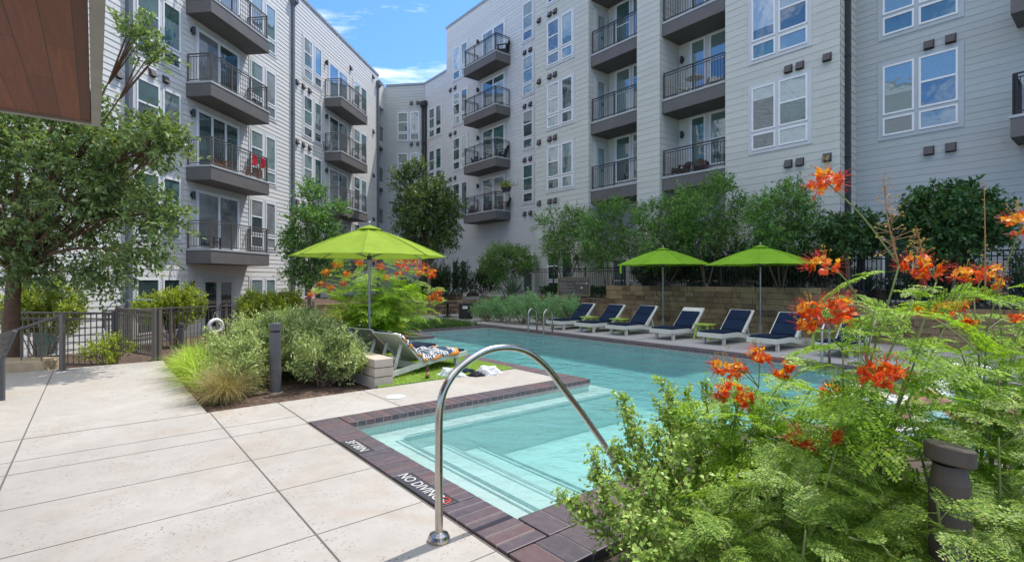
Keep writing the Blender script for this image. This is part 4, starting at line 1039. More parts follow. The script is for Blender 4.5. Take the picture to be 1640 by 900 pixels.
# ================================================================== LOUNGERS, UMBRELLAS, TABLES
def make_lounger(label, loc, rotz, group, slip=0.0, seat=True, back=True, foot_only=False):
    t = thing('sun_lounger', label, 'lounger', loc, rotz, group); t.scale.z = 0.88 if group == 'loungers on the artificial turf' else 1.0
    f = MB()
    for y in (-0.325, 0.295):
        f.xz([(0.0, 0.185), (0.75, 0.16), (1.97, 0.0), (1.97, 0.10), (0.75, 0.265), (0.0, 0.285)], y, y + 0.03)
    f.box(-0.026, 0.0, -0.335, 0.335, 0.18, 0.292)
    for i in range(8):
        x = 0.03 + i * 0.128; z = 0.255 - max(0, x - 0.75) * 0.12; f.box(x, x + 0.11, -0.294, 0.294, z, z + 0.022)
    f.box(1.72, 1.78, -0.294, 0.294, 0.035, 0.13); f.box(1.15, 1.20, -0.294, 0.294, 0.08, 0.20)
    f.build('frame', M['lounge'], t, bevel=0.004)
    for y in (-0.29, 0.225):
        m = MB(); m.box(0.16, 0.235, y, y + 0.065, 0.0, 0.20); m.build('leg', M['lounge'], t, bevel=0.004)
    ang = math.radians(43); ca, sa = math.cos(ang), math.sin(ang); hx, hz = 1.06, 0.245
    B = lambda l, n_: (hx + ca * l - sa * n_, hz + sa * l + ca * n_)
    m = MB()
    m.xz([B(0, 0), B(0.80, 0), B(0.80, 0.022), B(0, 0.022)], -0.325, 0.325)
    for y in (-0.325, 0.303): m.xz([B(0.02, -0.075), B(0.80, -0.012), B(0.80, -0.001), B(0.02, -0.001)], y, y + 0.022)
    m.build('backrest', M['lounge'], t, bevel=0.004)
    for y in (-0.20, 0.16):
        m = MB(); a = B(0.50, -0.01); m.bar((a[0], y, a[1]), (a[0] + 0.16, y, 0.075), 0.045, 0.03, (0, 1, 0)); m.build('prop', M['lounge'], t)
    if seat:
        m = MB()
        rngs = [(0.0, 0.52), (0.525, 1.05)] if not foot_only else [(0.0, 0.40)]
        for a, b_ in rngs: m.hexa([(a, -0.29, 0.283 - max(0, a - 0.75) * 0.1), (b_, -0.29, 0.283 - max(0, b_ - 0.75) * 0.1), (b_, 0.29, 0.283 - max(0, b_ - 0.75) * 0.1), (a, 0.29, 0.283 - max(0, a - 0.75) * 0.1),
                                   (a, -0.29, 0.33 - max(0, a - 0.75) * 0.1), (b_, -0.29, 0.33 - max(0, b_ - 0.75) * 0.1), (b_, 0.29, 0.33 - max(0, b_ - 0.75) * 0.1), (a, 0.29, 0.33 - max(0, a - 0.75) * 0.1)])
        m.build('seat_cushion', M['navy'], t, bevel=0.016, segs=3)
    if back:
        m = MB()
        for a, b_ in ((0.03, 0.385 - slip / 2), (0.39 - slip / 2, 0.745 - slip)):
            m.xz([B(a, 0.024), B(b_, 0.024), B(b_, 0.072), B(a, 0.072)], -0.275, 0.275)
        m.build('back_cushion', M['navy'], t, bevel=0.016, segs=3)
    return t
LG = 'loungers along the far side of the pool'
RL = math.atan2(E2[1], E2[0])
for p, q, lab, slip in ((11.87, 11.4, 'white lounger with navy cushions nearest the ladder and grey green shrubs', 0), (10.68, 11.48, 'white lounger with navy cushions second from the far ladder, below the pool rules sign', 0.0),
        (9.57, 11.62, 'white lounger with navy cushions just left of the first green umbrella pole', 0.0), (8.07, 11.68, 'white lounger whose back cushion has slipped, right of the first green umbrella pole', 0.13),
        (6.7, 11.75, 'white lounger with navy cushions between the two green umbrella poles', 0.0), (5.37, 11.62, 'white lounger with navy cushions at the foot of the right green umbrella', 0.0),
        (3.98, 11.75, 'white lounger with navy cushions behind the right hand ladder rails', 0.0)):
    make_lounger(lab, pqw(p, q), RL, LG, slip)
HD = np.array([-0.60, -0.80]); RH = math.atan2(HD[1], HD[0]); SIDE = np.array([-0.80, 0.60])
footA = np.array([-0.86, 9.62]) + SIDE * 0.33
NG = 'loungers on the artificial turf'
make_lounger('white lounger draped with a patterned towel on the turf, seen from behind', (*footA, 0.012), RH, NG, foot_only=True, back=False)
footB = footA + SIDE * 1.0 + np.array([0.15, 0.2]); make_lounger('white lounger with navy cushions behind the towel lounger', (*footB, 0.012), RH, NG)
footC = footB + SIDE * 1.15 + np.array([0.1, 0.25]); make_lounger('white lounger with navy cushions farthest back beside the lime umbrella pole', (*footC, 0.012), RH, NG)
# towel following the lounger's profile
ang = math.radians(43); ca, sa = math.cos(ang), math.sin(ang)
path = [(1.06 + ca * 0.62 + 0.0, 0.245 + sa * 0.62 - 0.05)]
path = [(0.24, 0.352), (0.5, 0.345), (0.8, 0.325), (1.0, 0.305), (1.10, 0.325)] + [(1.06 + ca * l - sa * 0.045, 0.245 + sa * l + ca * 0.045) for l in (0.2, 0.4, 0.55, 0.68, 0.76)]
pp = smooth_path([(x, 0, z) for x, z in path], 7); ny = 22
m = MB(); rt = np.random.default_rng(4); ph = rt.random(6) * 6
for i, p in enumerate(pp):
    for jx in range(ny + 1):
        y = -0.36 + 0.72 * jx / ny; wv = 0.016 * math.sin(i * 0.55 + y * 9 + ph[0]) + 0.012 * math.sin(i * 0.9 - y * 17 + ph[1]) + 0.010 * math.sin(y * 26 + i * 0.3)
        edge = max(0, abs(y) - 0.30); yy = y * (1 - 0.0) + 0.02 * math.sin(i * 0.6 + ph[2])
        fl = min(1.0, max(0.0, (0.62 - p[0]) / 0.5)); m.v.append((p[0] + (0.03 * math.sin(y * 14) if i < 4 else 0), yy, p[2] + wv + 0.012 - edge * 1.6))
for i in range(len(pp) - 1):
    for jx in range(ny):
        a = i * (ny + 1) + jx; m.f.append([a, a + 1, a + ny + 2, a + ny + 1]); m.m.append(0)
o = m.build('beach_towel', M['towel'], loc=(*footA, 0.012), rotz=RH, smooth=True); o.scale.z = 0.88; sm = o.modifiers.new('thick', 'SOLIDIFY'); sm.thickness = 0.006
tag(o, 'navy, white and orange patterned towel draped over the near lounger', 'towel')

def make_umbrella(label, loc, R, ztop, zedge, mat, group, rot=0.0):
    t = thing('patio_umbrella', label, 'umbrella', loc, rot, group)
    m = MB(); m.tube([(0, 0, 0.0), (0, 0, ztop - 0.02)], 0.022, 14); m.tube([(0, 0, 0.95), (0, 0, 1.03)], 0.030, 14); m.build('pole', M['pole'], t, smooth=False)
    m = MB(); m.lathe([(0.27, 0.0), (0.27, 0.05), (0.20, 0.07), (0.05, 0.085), (0.04, 0.30), (0.026, 0.31)], 28); m.build('base', M['steel_paint'], t)
    c = MB(); nr, na = 8, 5; H_ = ztop - zedge
    def surf(a0, a1, s_, r):                              # s_ across the panel 0..1, r from hub 0..1
        A = np.array([math.cos(a0), math.sin(a0)]); B_ = np.array([math.cos(a1), math.sin(a1)]); w_ = A * (1 - s_) + B_ * s_
        sag = 0.006 * math.sin(9 * s_ + 5 * r + a0 * 7) * r + 0.035 * math.sin(math.pi * s_) * math.sin(math.pi * min(1, r)) + 0.0
        inn = 1 - 0.035 * math.sin(math.pi * s_) * r
        z = ztop - H_ * (0.88 * r + 0.12 * r * r) - sag + 0.02 * math.sin(math.pi * r)
        return (w_[0] * R * r * inn, w_[1] * R * r * inn, z)
    for k in range(8):
        a0, a1 = k * math.pi / 4, (k + 1) * math.pi / 4
        for i in range(nr):
            for j_ in range(na):
                r0, r1 = 0.06 + 0.94 * i / nr, 0.06 + 0.94 * (i + 1) / nr
                c.poly([surf(a0, a1, j_ / na, r0), surf(a0, a1, j_ / na, r1), surf(a0, a1, (j_ + 1) / na, r1), surf(a0, a1, (j_ + 1) / na, r0)])
    for k in range(8):
        a0, a1 = k * math.pi / 4, (k + 1) * math.pi / 4
        c.tube([np.array(surf(a0, a1, 0, r_)) + (0, 0, 0.003) for r_ in np.linspace(0.08, 1.0, 9)], 0.0055, 5)
        c.tube([np.array(surf(a0, a1, s_, 1.0)) for s_ in np.linspace(0, 1, 6)], 0.006, 5)
    co = c.build('canopy', mat, t)
    c = MB()
    for k in range(8):
        a0, a1 = k * math.pi / 4, (k + 1) * math.pi / 4
        e = lambda a, r, z: (r * math.cos(a), r * math.sin(a), z)
        c.poly([e(a0, 0.03, ztop + 0.035), e(a0, 0.24, ztop - 0.24 / R * H_ + 0.05), e(a1, 0.24, ztop - 0.24 / R * H_ + 0.05), e(a1, 0.03, ztop + 0.035)])
    c.build('vent_cap', mat, co)
    m = MB(); m.lathe([(0.030, ztop + 0.02), (0.034, ztop + 0.04), (0.022, ztop + 0.055), (0.036, ztop + 0.075), (0.03, ztop + 0.10), (0.0, ztop + 0.115)], 14); m.build('finial', M['pole'], t, smooth=True)
    for k in range(8):
        a = k * math.pi / 4; m = MB(); s1 = surf(a, a + 0.01, 0, 0.99)
        m.tube([(0.03 * math.cos(a), 0.03 * math.sin(a), ztop - 0.05), (s1[0], s1[1], s1[2] - 0.018)], 0.010, 6)
        mid = surf(a, a + 0.01, 0, 0.55); m.tube([(0.03 * math.cos(a), 0.03 * math.sin(a), zedge - 0.02), (mid[0], mid[1], mid[2] - 0.025)], 0.008, 6)
        m.build('rib', M['pole'], t)
    m = MB(); m.lathe([(0.045, zedge - 0.06), (0.045, zedge + 0.01), (0.03, zedge + 0.02)], 14); m.build('runner', M['iron'], t)
    return t
make_umbrella('large lime green umbrella standing over the turf loungers in full sun', (-2.66, 9.55, 0.0), 1.42, 2.58, 2.03, M['lime'], None, 0.2)
UG = 'green umbrellas along the limestone wall'
make_umbrella('green umbrella with a hanging strap, left of the pair by the limestone wall', (*pqw(10.0, 14.62)[:2], 0), 1.55, 2.63, 2.08, M['green'], UG, 0.1)
make_umbrella('green umbrella nearest the red flowers, right of the pair by the limestone wall', (*pqw(6.82, 14.68)[:2], 0), 1.47, 2.55, 2.02, M['green'], UG, 0.32)
m = MB(); sp = at(993, 424, 16.4); m.box(-0.03, 0.03, -0.01, 0.01, 0, 0.30); tag(m.build('umbrella_strap', M['green'], loc=(sp[0] + 0.02, sp[1], 1.80)), 'green strap hanging from the rim of the left umbrella by the wall', 'strap')

def side_table(label, p, q, group):
    t = thing('side_table', label, 'side table', pqw(p, q), RD + 0.1, group)
    m = MB()
    for i in range(4): m.box(-0.23, 0.23, -0.22 + i * 0.112, -0.22 + i * 0.112 + 0.104, 0.385, 0.41)
    m.build('table_top', M['limeplank'], t, bevel=0.004)
    for sx in (-1, 1):
        for sy in (-1, 1):
            m = MB(); m.bar((sx * 0.14, sy * 0.15, 0.385), (sx * 0.21, sy * 0.19, 0.0), 0.055, 0.028, (0, 1, 0)); m.build('leg', M['limeplank'], t)
TG = 'green side tables between the loungers'
side_table('small lime side table between the first and second loungers from the far ladder', 11.25, 12.4, TG)
side_table('small lime side table between the second and third loungers from the far ladder', 10.1, 12.5, TG)
side_table('small lime side table right of the lounger with the slipped cushion', 7.42, 12.75, TG)
side_table('small lime side table half hidden by red flowers near the right ladder', 4.68, 13.2, TG)

def adirondack(label, loc, rotz, mat, name='adirondack_chair', sc=1.0, group=None):
    t = thing(name, label, 'chair', loc, rotz, group); t.scale = (sc, sc, sc)
    m = MB()
    for i in range(5): m.hexa([(0.02 + i * 0.1, -0.27, 0.37 - i * 0.028), (0.11 + i * 0.1, -0.27, 0.345 - i * 0.028), (0.11 + i * 0.1, 0.27, 0.345 - i * 0.028), (0.02 + i * 0.1, 0.27, 0.37 - i * 0.028),
                               (0.02 + i * 0.1, -0.27, 0.39 - i * 0.028), (0.11 + i * 0.1, -0.27, 0.365 - i * 0.028), (0.11 + i * 0.1, 0.27, 0.365 - i * 0.028), (0.02 + i * 0.1, 0.27, 0.39 - i * 0.028)])
    m.build('seat', M[mat], t)
    m = MB()
    for i in range(5):
        y = -0.26 + i * 0.106; h = 0.88 - 0.03 * abs(i - 2); m.hexa([(0.52, y, 0.24), (0.545, y, 0.235), (0.545, y + 0.095, 0.235), (0.52, y + 0.095, 0.24), (0.78, y, h), (0.805, y, h), (0.805, y + 0.095, h), (0.78, y + 0.095, h)])
    m.box(0.63, 0.66, -0.27, 0.27, 0.48, 0.54); m.build('backrest', M[mat], t)
    for s_ in (-1, 1):
        m = MB(); m.box(0.0, 0.70, s_ * 0.33 - 0.055, s_ * 0.33 + 0.055, 0.55, 0.575); m.build('armrest', M[mat], t)
        m = MB(); m.box(0.03, 0.12, s_ * 0.30 - 0.015, s_ * 0.30 + 0.015, 0, 0.549); m.build('leg', M[mat], t)
        m = MB(); m.hexa([(0.55, s_ * 0.30 - 0.015, 0), (0.64, s_ * 0.30 - 0.015, 0), (0.64, s_ * 0.30 + 0.015, 0), (0.55, s_ * 0.30 + 0.015, 0), (0.60, s_ * 0.30 - 0.015, 0.549), (0.67, s_ * 0.30 - 0.015, 0.549), (0.67, s_ * 0.30 + 0.015, 0.549), (0.60, s_ * 0.30 + 0.015, 0.549)]); m.build('leg', M[mat], t)
    return t
adirondack('lime green plank armchair under the orange flowers beyond the turf', (*at(610, 0, 17.2)[:2], -0.0), -1.0, 'limeplank')
# dark patio chair cut by the left edge of the photograph
t = thing('patio_armchair', 'dark grey aluminium armchair at the left edge of the deck', 'chair', (-6.98, 6.50, 0), 0.12)
m = MB(); m.box(-0.24, 0.24, -0.25, 0.25, 0.43, 0.46); m.build('seat', M['bollard'], t, bevel=0.01)
m = MB()
for z in (0.60, 0.68, 0.76, 0.84): x = 0.24 + (z - 0.46) * 0.32; m.hexa([(x, -0.25, z), (x + 0.015, -0.25, z), (x + 0.015, 0.25, z), (x, 0.25, z), (x + 0.02, -0.25, z + 0.065), (x + 0.035, -0.25, z + 0.065), (x + 0.035, 0.25, z + 0.065), (x + 0.02, 0.25, z + 0.065)])
m.build('backrest', M['bollard'], t)
for y in (-0.27, 0.27):
    m = MB(); m.tube([(0.25, y, 0.0), (0.25, y, 0.56), (0.40, y, 0.92)], 0.028, 10); m.build('leg', M['bollard'], t)
    m = MB(); m.box(-0.25, -0.20, y - 0.025, y + 0.025, 0, 0.64); m.build('leg', M['bollard'], t)
    m = MB(); m.box(-0.26, 0.30, y - 0.03, y + 0.03, 0.641, 0.665); m.build('armrest', M['bollard'], t)

# small things on the turf
bt = MB(); bt.lathe([(0.0, 0), (0.030, 0), (0.032, 0.006), (0.032, 0.125), (0.026, 0.15), (0.014, 0.175), (0.013, 0.215), (0.0155, 0.217), (0.0155, 0.228), (0.0, 0.228)], 20)
t = thing('beer_bottle', 'brown glass bottle with a gold label standing on the turf', 'bottle', gnd(684.5, 606, 0.02)); bt.build('glass', M['bottleglass'], t, smooth=True)
m = MB(); m.lathe([(0.0335, 0.045), (0.0335, 0.105)], 20); m.build('bottle_label', M['paper'], t, smooth=True)
def crumple(name, label, cat, loc, r, mat, seed, sub=4, amp=0.45):
    import bmesh
    bm = bmesh.new(); bmesh.ops.create_icosphere(bm, subdivisions=sub, radius=1.0)
    from mathutils import noise as mn
    for v in bm.verts:
        p = v.co.copy(); nz_ = mn.noise(p * 1.6 + Vector((seed, 0, 0))) * amp + abs(mn.noise(p * 4.5 + Vector((0, seed, 0)))) * 0.28 - abs(mn.noise(p * 9 + Vector((0, 0, seed)))) * 0.12
        s_ = 1 + nz_; v.co = Vector((p.x * r[0] * s_, p.y * r[1] * s_, max(-0.02, p.z * r[2] * s_)))
    me = bpy.data.meshes.new(name); bm.to_mesh(me); bm.free(); me.materials.append(mat)
    o = bpy.data.objects.new(name, me); COL.objects.link(o); o.location = tuple(loc); return tag(o, label, cat)
crumple('plastic_bag', 'crumpled clear plastic bag on the turf below the towel', 'bag', gnd(722, 601, 0.015), (0.19, 0.13, 0.13), M['plastic'], 2.0)
crumple('white_bag', 'crumpled white plastic bag at the edge of the turf near the water', 'bag', gnd(782, 598, 0.01), (0.20, 0.13, 0.12), M['whitebag'], 5.0)
crumple('dark_cloth', 'small charcoal cloth lying beside the white bag', 'cloth', gnd(762, 601, 0.01), (0.12, 0.08, 0.06), M['swim'], 8.0)
crumple('blue_cloth', 'dark blue cloth lying on the turf under the lounger foot', 'cloth', gnd(748, 596, 0.01), (0.14, 0.09, 0.07), M['navy'], 9.0)

# pool rules sign
t = thing('pool_rules_sign', 'brown pool rules sign in a gold frame on posts, left of the limestone wall', 'sign', (*at(919, 459, 20.0)[:2], 0), -0.12)
m = MB(); m.box(-0.60, 0.60, 0.0, 0.03, 1.0, 1.66); m.build('board', M['signboard'], t)
m = MB()
for a in ((-0.63, 0.63, 1.661, 1.70), (-0.63, 0.63, 0.96, 0.999)): m.box(a[0], a[1], -0.03, 0.04, a[2], a[3])
for x in (-0.63, 0.601): m.box(x, x + 0.029, -0.03, 0.04, 0.999, 1.661)
m.build('sign_frame', M['signframe'], t)
for x in (-0.10, 0.0, 0.10):
    m = MB(); m.box(x - 0.02, x + 0.02, 0.031, 0.06, -0.1, 1.2); m.build('post', M['bronze'], t)
def sign_line(txt, size, x, z, al='LEFT'):
    o = text_mesh(txt, size, M['signtext'], 'lettering', 0.001, al); o.parent = t; o.rotation_euler = (math.radians(90), 0, 0); o.location = (x, -0.006, z)
sign_line('WARNING: NO LIFEGUARD ON DUTY', 0.066, 0.0, 1.60, 'CENTER')
sign_line('NO DIVING', 0.080, 0.08, 1.46)
for i, s_ in enumerate(('POOL RULES', 'NO GLASS IN POOL AREA', 'NO RUNNING', 'SHOWER BEFORE ENTERING', 'NO PETS IN POOL', 'CHILDREN WITH AN ADULT', 'POOL CLOSES AT DUSK')): sign_line(s_, 0.043, -0.56, 1.49 - i * 0.058)
sign_line('IN AN EMERGENCY CALL 911', 0.05, 0.0, 1.045, 'CENTER')
m = MB()
for (x, z, r) in ((0.50, 1.46, 0.040), (0.30, 1.29, 0.045)): m.tube([(x, -0.004, z), (x, -0.010, z)], r, 16)
m.build('symbol_disc', M['signtext'], t)
# stair rail left of the limestone wall
t = thing('stair_handrail', 'bronze stair handrail at the left end of the limestone wall', 'handrail', pqw(14.2, 14.9), RD)
m = MB(); m.bar((-0.5, 0, 0.88), (1.15, 0, 0.88), 0.05, 0.04); m.build('rail', M['bronze'], t)
for x in (-0.45, 0.1, 0.95, 1.1):
    m = MB(); m.box(x - 0.03, x + 0.03, -0.03, 0.03, -0.05, 0.86); m.build('post', M['bronze'], t)

# dining corner and grill at the far end
def bar_table(label, X, Y):
    t = thing('dining_table', label, 'table', (X, Y, 0))
    m = MB(); m.lathe([(0, 0.60), (0.42, 0.60), (0.42, 0.63), (0, 0.63)], 24); m.build('table_top', M['black'], t)
    m = MB(); m.lathe([(0.25, 0), (0.25, 0.02), (0.05, 0.03), (0.05, 0.60)], 16); m.build('pedestal', M['black'], t)
def bar_chair(label, X, Y, rot, g_):
    t = thing('dining_chair', label, 'chair', (X, Y, 0), rot, g_)
    m = MB(); m.box(-0.2, 0.2, -0.2, 0.2, 0.40, 0.42); m.build('seat', M['black'], t)
    m = MB(); m.box(-0.2, 0.2, 0.18, 0.2, 0.55, 0.66); m.box(-0.2, -0.175, 0.18, 0.2, 0.42, 0.55); m.box(0.175, 0.2, 0.18, 0.2, 0.42, 0.55); m.build('backrest', M['black'], t)
    for sx in (-1, 1):
        for sy in (-1, 1): m = MB(); m.box(sx * 0.19 - 0.012, sx * 0.19 + 0.012, sy * 0.19 - 0.012, sy * 0.19 + 0.012, 0, 0.40); m.build('leg', M['black'], t)
bar_table('black pedestal table left of the trash can in front of the low stone wall', *at(717, 0, 22.0)[:2]); bar_table('black pedestal table right of the trash can beside the grey green shrubs', *at(781, 0, 21.6)[:2])
CG = 'black dining chairs in front of the low stone wall'
for u, Y, r, lab in ((707, 21.8, 1.5, 'black dining chair at the left end of the low stone wall'), (728, 21.8, -1.5, 'black dining chair just left of the trash can'), (769, 21.6, 1.5, 'black dining chair just right of the trash can'), (793, 21.4, -1.5, 'black dining chair partly behind the grey green shrubs')):
    bar_chair(lab, *at(u, 0, Y)[:2], r, CG)
t = thing('trash_can', 'black cylindrical trash can in front of the low stone wall', 'trash can', (*at(746, 0, 21.0)[:2], 0))
m = MB(); m.lathe([(0.27, 0), (0.29, 0.03), (0.29, 0.58)], 28); m.build('body', M['black'], t)
m = MB(); m.lathe([(0.30, 0.58), (0.30, 0.63), (0.20, 0.66), (0.0, 0.665)], 28); m.build('lid', M['iron'], t)
m = MB(); m.box(-0.10, 0.10, -0.298, -0.28, 0.42, 0.54); m.build('opening', M['lounge'], t)
t = thing('gas_grill', 'stainless hooded grill set on the low stone wall', 'grill', (*pqw(20.46, 14.1)[:2], 0.64), RD - math.pi / 2)
m = MB(); m.box(-0.42, 0.42, -0.15, 0.15, 0, 0.14); m.build('body', M['steel_paint'], t)
m = MB(); m.xz([(-0.40, 0.142), (0.40, 0.142), (0.36, 0.30), (0.2, 0.40), (-0.2, 0.40), (-0.36, 0.30)], -0.14, 0.15); m.build('hood', M['steel'], t, bevel=0.02)
m = MB(); m.tube([(-0.3, -0.18, 0.2), (0.3, -0.18, 0.2)], 0.012, 8); m.build('handle', M['steel'], t)

# canopy over the near left corner of the deck
t = thing('patio_canopy', 'dark red wooden canopy soffit with a painted steel edge at the upper left', 'canopy', pqw(5.52, 0.04, 2.9), RD)
m = MB(); m.box(0.06, 8.0, -6.0, -0.065, 0.0, 0.05); m.build('soffit', M['boards'], t)
m = MB(); m.box(0.0, 8.0, -0.06, 0.0, -0.02, 0.26); m.box(0.0, 0.055, -6.0, -0.061, -0.02, 0.26); m.build('steel_edge', M['steel_paint'], t, bevel=0.004)
m = MB(); m.box(0.07, 8.0, -6.0, -0.07, 0.26, 0.30); m.build('roof', M['parapet'], t)
for x, y in ((0.3, -4.6), (7.2, -4.6), (7.2, -0.3)):
    m = MB(); m.box(x - 0.07, x + 0.07, y - 0.07, y + 0.07, -2.9, -0.022); m.build('post', M['steel_paint'], t)

# balcony furniture
BG = 'armchairs on the balconies'
def bal(F, u, o, z): x = F.hit(u, o)[0]; c_ = F.T(x, o, z); return c_
for u, o, r, lab in ((352, 0.5, 2.6, 'orange wooden armchair at the left of the sunny balcony with red cloths'), (373, 0.45, 3.6, 'orange wooden armchair in the middle of the sunny balcony with red cloths'), (393, 0.5, 0.6, 'orange wooden armchair at the right of the sunny balcony with red cloths')):
    adirondack(lab, bal(FL, u, o, 6.0), r, 'orange_wood', 'balcony_armchair', 0.85, BG)
for u, z, lab in ((350, 2.8, 'black armchair on the lowest sunny balcony of the near stack'), (415, 9.2, 'black armchair at the right of the sunny balcony above the red cloths'), (390, 12.4, 'black armchair on the top visible sunny balcony')):
    adirondack(lab, bal(FL, u, 0.5, z), 3.2, 'black', 'balcony_armchair', 0.9, BG)
adirondack('grey armchair on the middle balcony of the far sunny stack', bal(FL, 535, 0.5, 9.2), 3.2, 'pole', 'balcony_armchair', 0.9, BG)
for u in (407, 420):
    m = MB(); x = FL.hit(u, 1.03)[0]
    for i in range(5):
        for k in range(6):
            f_ = lambda a, b: FL.T(x - 0.16 + a * 0.064 + 0.02 * math.sin(b * 2 + a), 1.055 + 0.02 * math.sin(a * 2.2 + b), 7.0 - b * 0.075 + 0.02 * math.sin(a * 3))
            m.poly([f_(i, k + 1), f_(i + 1, k + 1), f_(i + 1, k), f_(i, k)])
    o = m.build('hanging_cloth', M['redcloth'], off=(x, 0, 6.6), loc=(x, 0, 6.6))
    tag(o, 'red and white cloth hung on the balcony railing, ' + ('left of the pair' if u == 407 else 'right of the pair'), 'cloth', 'red cloths on the balcony railing')
for u, z, r, lab in ((798, 15.45, 0.6, 'black armchair on the top dark balcony of the shaded wing'), (796, 9.05, 0.6, 'black armchair at the right of the third dark balcony of the shaded wing'), (762, 9.05, 2.4, 'black armchair at the left of the third dark balcony of the shaded wing')):
    adirondack(lab, bal(FB, u, 0.5, z), RD + r, 'black', 'balcony_armchair', 0.95, BG)
for u, r, lab in ((756, 2.4, 'dark red wooden armchair at the left of the lowest dark balcony'), (778, 1.6, 'dark red wooden armchair in the middle of the lowest dark balcony'), (800, 0.6, 'dark red wooden armchair below the hanging planter')):
    adirondack(lab, bal(FB, u, 0.5, 5.85), RD + r, 'dark_wood', 'balcony_armchair', 0.9, BG)
for u, z, r, mt, lab in ((1080, 5.85, 1.2, 'dark_wood', 'dark wooden armchair on the lower recessed balcony right of the pier'), (1120, 5.85, 2.0, 'dark_wood', 'dark wooden armchair in front of the window of the lower recessed balcony'), (1078, 9.05, 1.4, 'lounge', 'white armchair on the upper recessed balcony right of the pier'), (1148, 9.05, 2.2, 'lounge', 'white armchair at the right of the upper recessed balcony')):
    x = FRB.hit(u, 0.7)[0]; adirondack(lab, FRB.T(x, 0.7, z), RD + r, mt, 'balcony_armchair', 0.85, BG)
x = FRB.hit(1112, 0.75)[0]; c_ = FRB.T(x, 0.75, 9.05)
t = thing('round_table', 'round white table on the upper recessed balcony right of the pier', 'table', c_)
m = MB(); m.lathe([(0, 0.68), (0.36, 0.68), (0.36, 0.71), (0, 0.71)], 24); m.build('table_top', M['lounge'], t)
m = MB(); m.lathe([(0.2, 0), (0.2, 0.02), (0.03, 0.03), (0.03, 0.68)], 12); m.build('pedestal', M['lounge'], t)

# white in-pool chaises and the bather
def chaise(label, foot, head, z):
    f_ = np.array(foot); h_ = np.array(head); d_ = unit(h_ - f_); t = thing('pool_chaise', label, 'chaise', (*f_, z), math.atan2(d_[1], d_[0]), 'white chaises on the sun shelf')
    pr = smooth_path([(0, 0, 0.16), (0.25, 0, 0.27), (0.55, 0, 0.36), (0.80, 0, 0.27), (1.05, 0, 0.24), (1.30, 0, 0.38), (1.60, 0, 0.62), (1.85, 0, 0.80)], 5)
    up = [(p[0], p[2]) for p in pr]; lo = [(1.80, 0.70), (1.5, 0.45), (1.25, 0.0), (0.2, 0.0)]
    m = MB(); m.xz([(x, z_) for x, z_ in lo[::-1]] + up[::-1], -0.33, 0.33); m.build('shell', M['gelcoat'], t, bevel=0.03)
    m = MB(); m.box(1.52, 1.80, -0.25, 0.25, 0.63, 0.70); hr = m.build('headrest', M['lounge'], t, bevel=0.02); hr.location = (0.06, 0, 0.05)
    return t
chaise('white chaise with a bather on it, nearest the foreground flowers', (3.95, 5.85), (5.65, 5.05), -0.30)
chaise('empty white chaise on the sun shelf, farther from the flowers', (4.55, 7.55), (6.25, 6.75), -0.30)
d_ = unit(np.array([1.7, -0.8]))
pt = thing('person', 'bather lying back on the white chaise with knees raised, in dark swimwear', 'person', (3.95, 5.85, -0.30), math.atan2(d_[1], d_[0]))
J = [((1.12, 0, 0.36), .12), ((1.30, 0, 0.50), .13), ((1.46, 0, 0.64), .135), ((1.58, 0, 0.76), .07), ((1.66, 0, 0.86), .055)]
jv = [j_[0] for j_ in J]; jr = [j_[1] for j_ in J]; ed = [(0, 1), (1, 2), (2, 3), (3, 4)]
def limb(root, pts):
    a = root
    for p, r_ in pts: jv.append(p); jr.append(r_); ed.append((a, len(jv) - 1)); a = len(jv) - 1
for s_ in (-1, 1):
    limb(0, [((1.05, s_ * 0.09, 0.36), .09), ((0.85, s_ * 0.11, 0.50), .078), ((0.66, s_ * 0.11, 0.68), .058), ((0.52, s_ * 0.11, 0.52), .056), ((0.36, s_ * 0.11, 0.38), .038), ((0.30, s_ * 0.11, 0.345), .036), ((0.16, s_ * 0.12, 0.33), .03)])
    limb(2, [((1.50, s_ * 0.17, 0.70), .055), ((1.40, s_ * 0.25, 0.55), .045), ((1.24, s_ * 0.26, 0.44), .038), ((1.08, s_ * 0.22, 0.48), .03), ((0.99, s_ * 0.19, 0.50), .026)])
me = bpy.data.meshes.new('body'); me.from_pydata(jv, ed, []); bo = bpy.data.objects.new('body', me); COL.objects.link(bo); bo.parent = pt; me.materials.append(M['skin'])
sk = bo.modifiers.new('skin', 'SKIN'); ss = bo.modifiers.new('sub', 'SUBSURF'); ss.levels = 2; ss.render_levels = 2
for i, r_ in enumerate(jr): me.skin_vertices[0].data[i].radius = (r_, r_)
me.skin_vertices[0].data[0].use_root = True
import bmesh as _bm
bm = _bm.new(); _bm.ops.create_uvsphere(bm, u_segments=20, v_segments=14, radius=1.0)
for v in bm.verts:
    x, y, z = v.co; nose = math.exp(-((y / 0.18) ** 2 + ((z + 0.05) / 0.22) ** 2)) * (0.16 if x < 0 else 0); chin = -0.06 * max(0, -z) if x > 0 else 0
    eye = sum(math.exp(-(((y - e) / 0.16) ** 2 + ((z - 0.12) / 0.12) ** 2)) for e in (-0.36, 0.36)) * (0.07 if x < 0 else 0)
    v.co = Vector(((x - nose + eye + chin) * 0.095, y * 0.075 * (1 - 0.18 * max(0, -z)), z * 0.115))
me = bpy.data.meshes.new('head'); bm.to_mesh(me); bm.free(); me.materials.append(M['skin']); hd = bpy.data.objects.new('head', me); COL.objects.link(hd); hd.parent = pt; hd.location = (1.69, 0, 0.97); hd.rotation_euler.y = 0.5
for p_ in me.polygons: p_.use_smooth = True
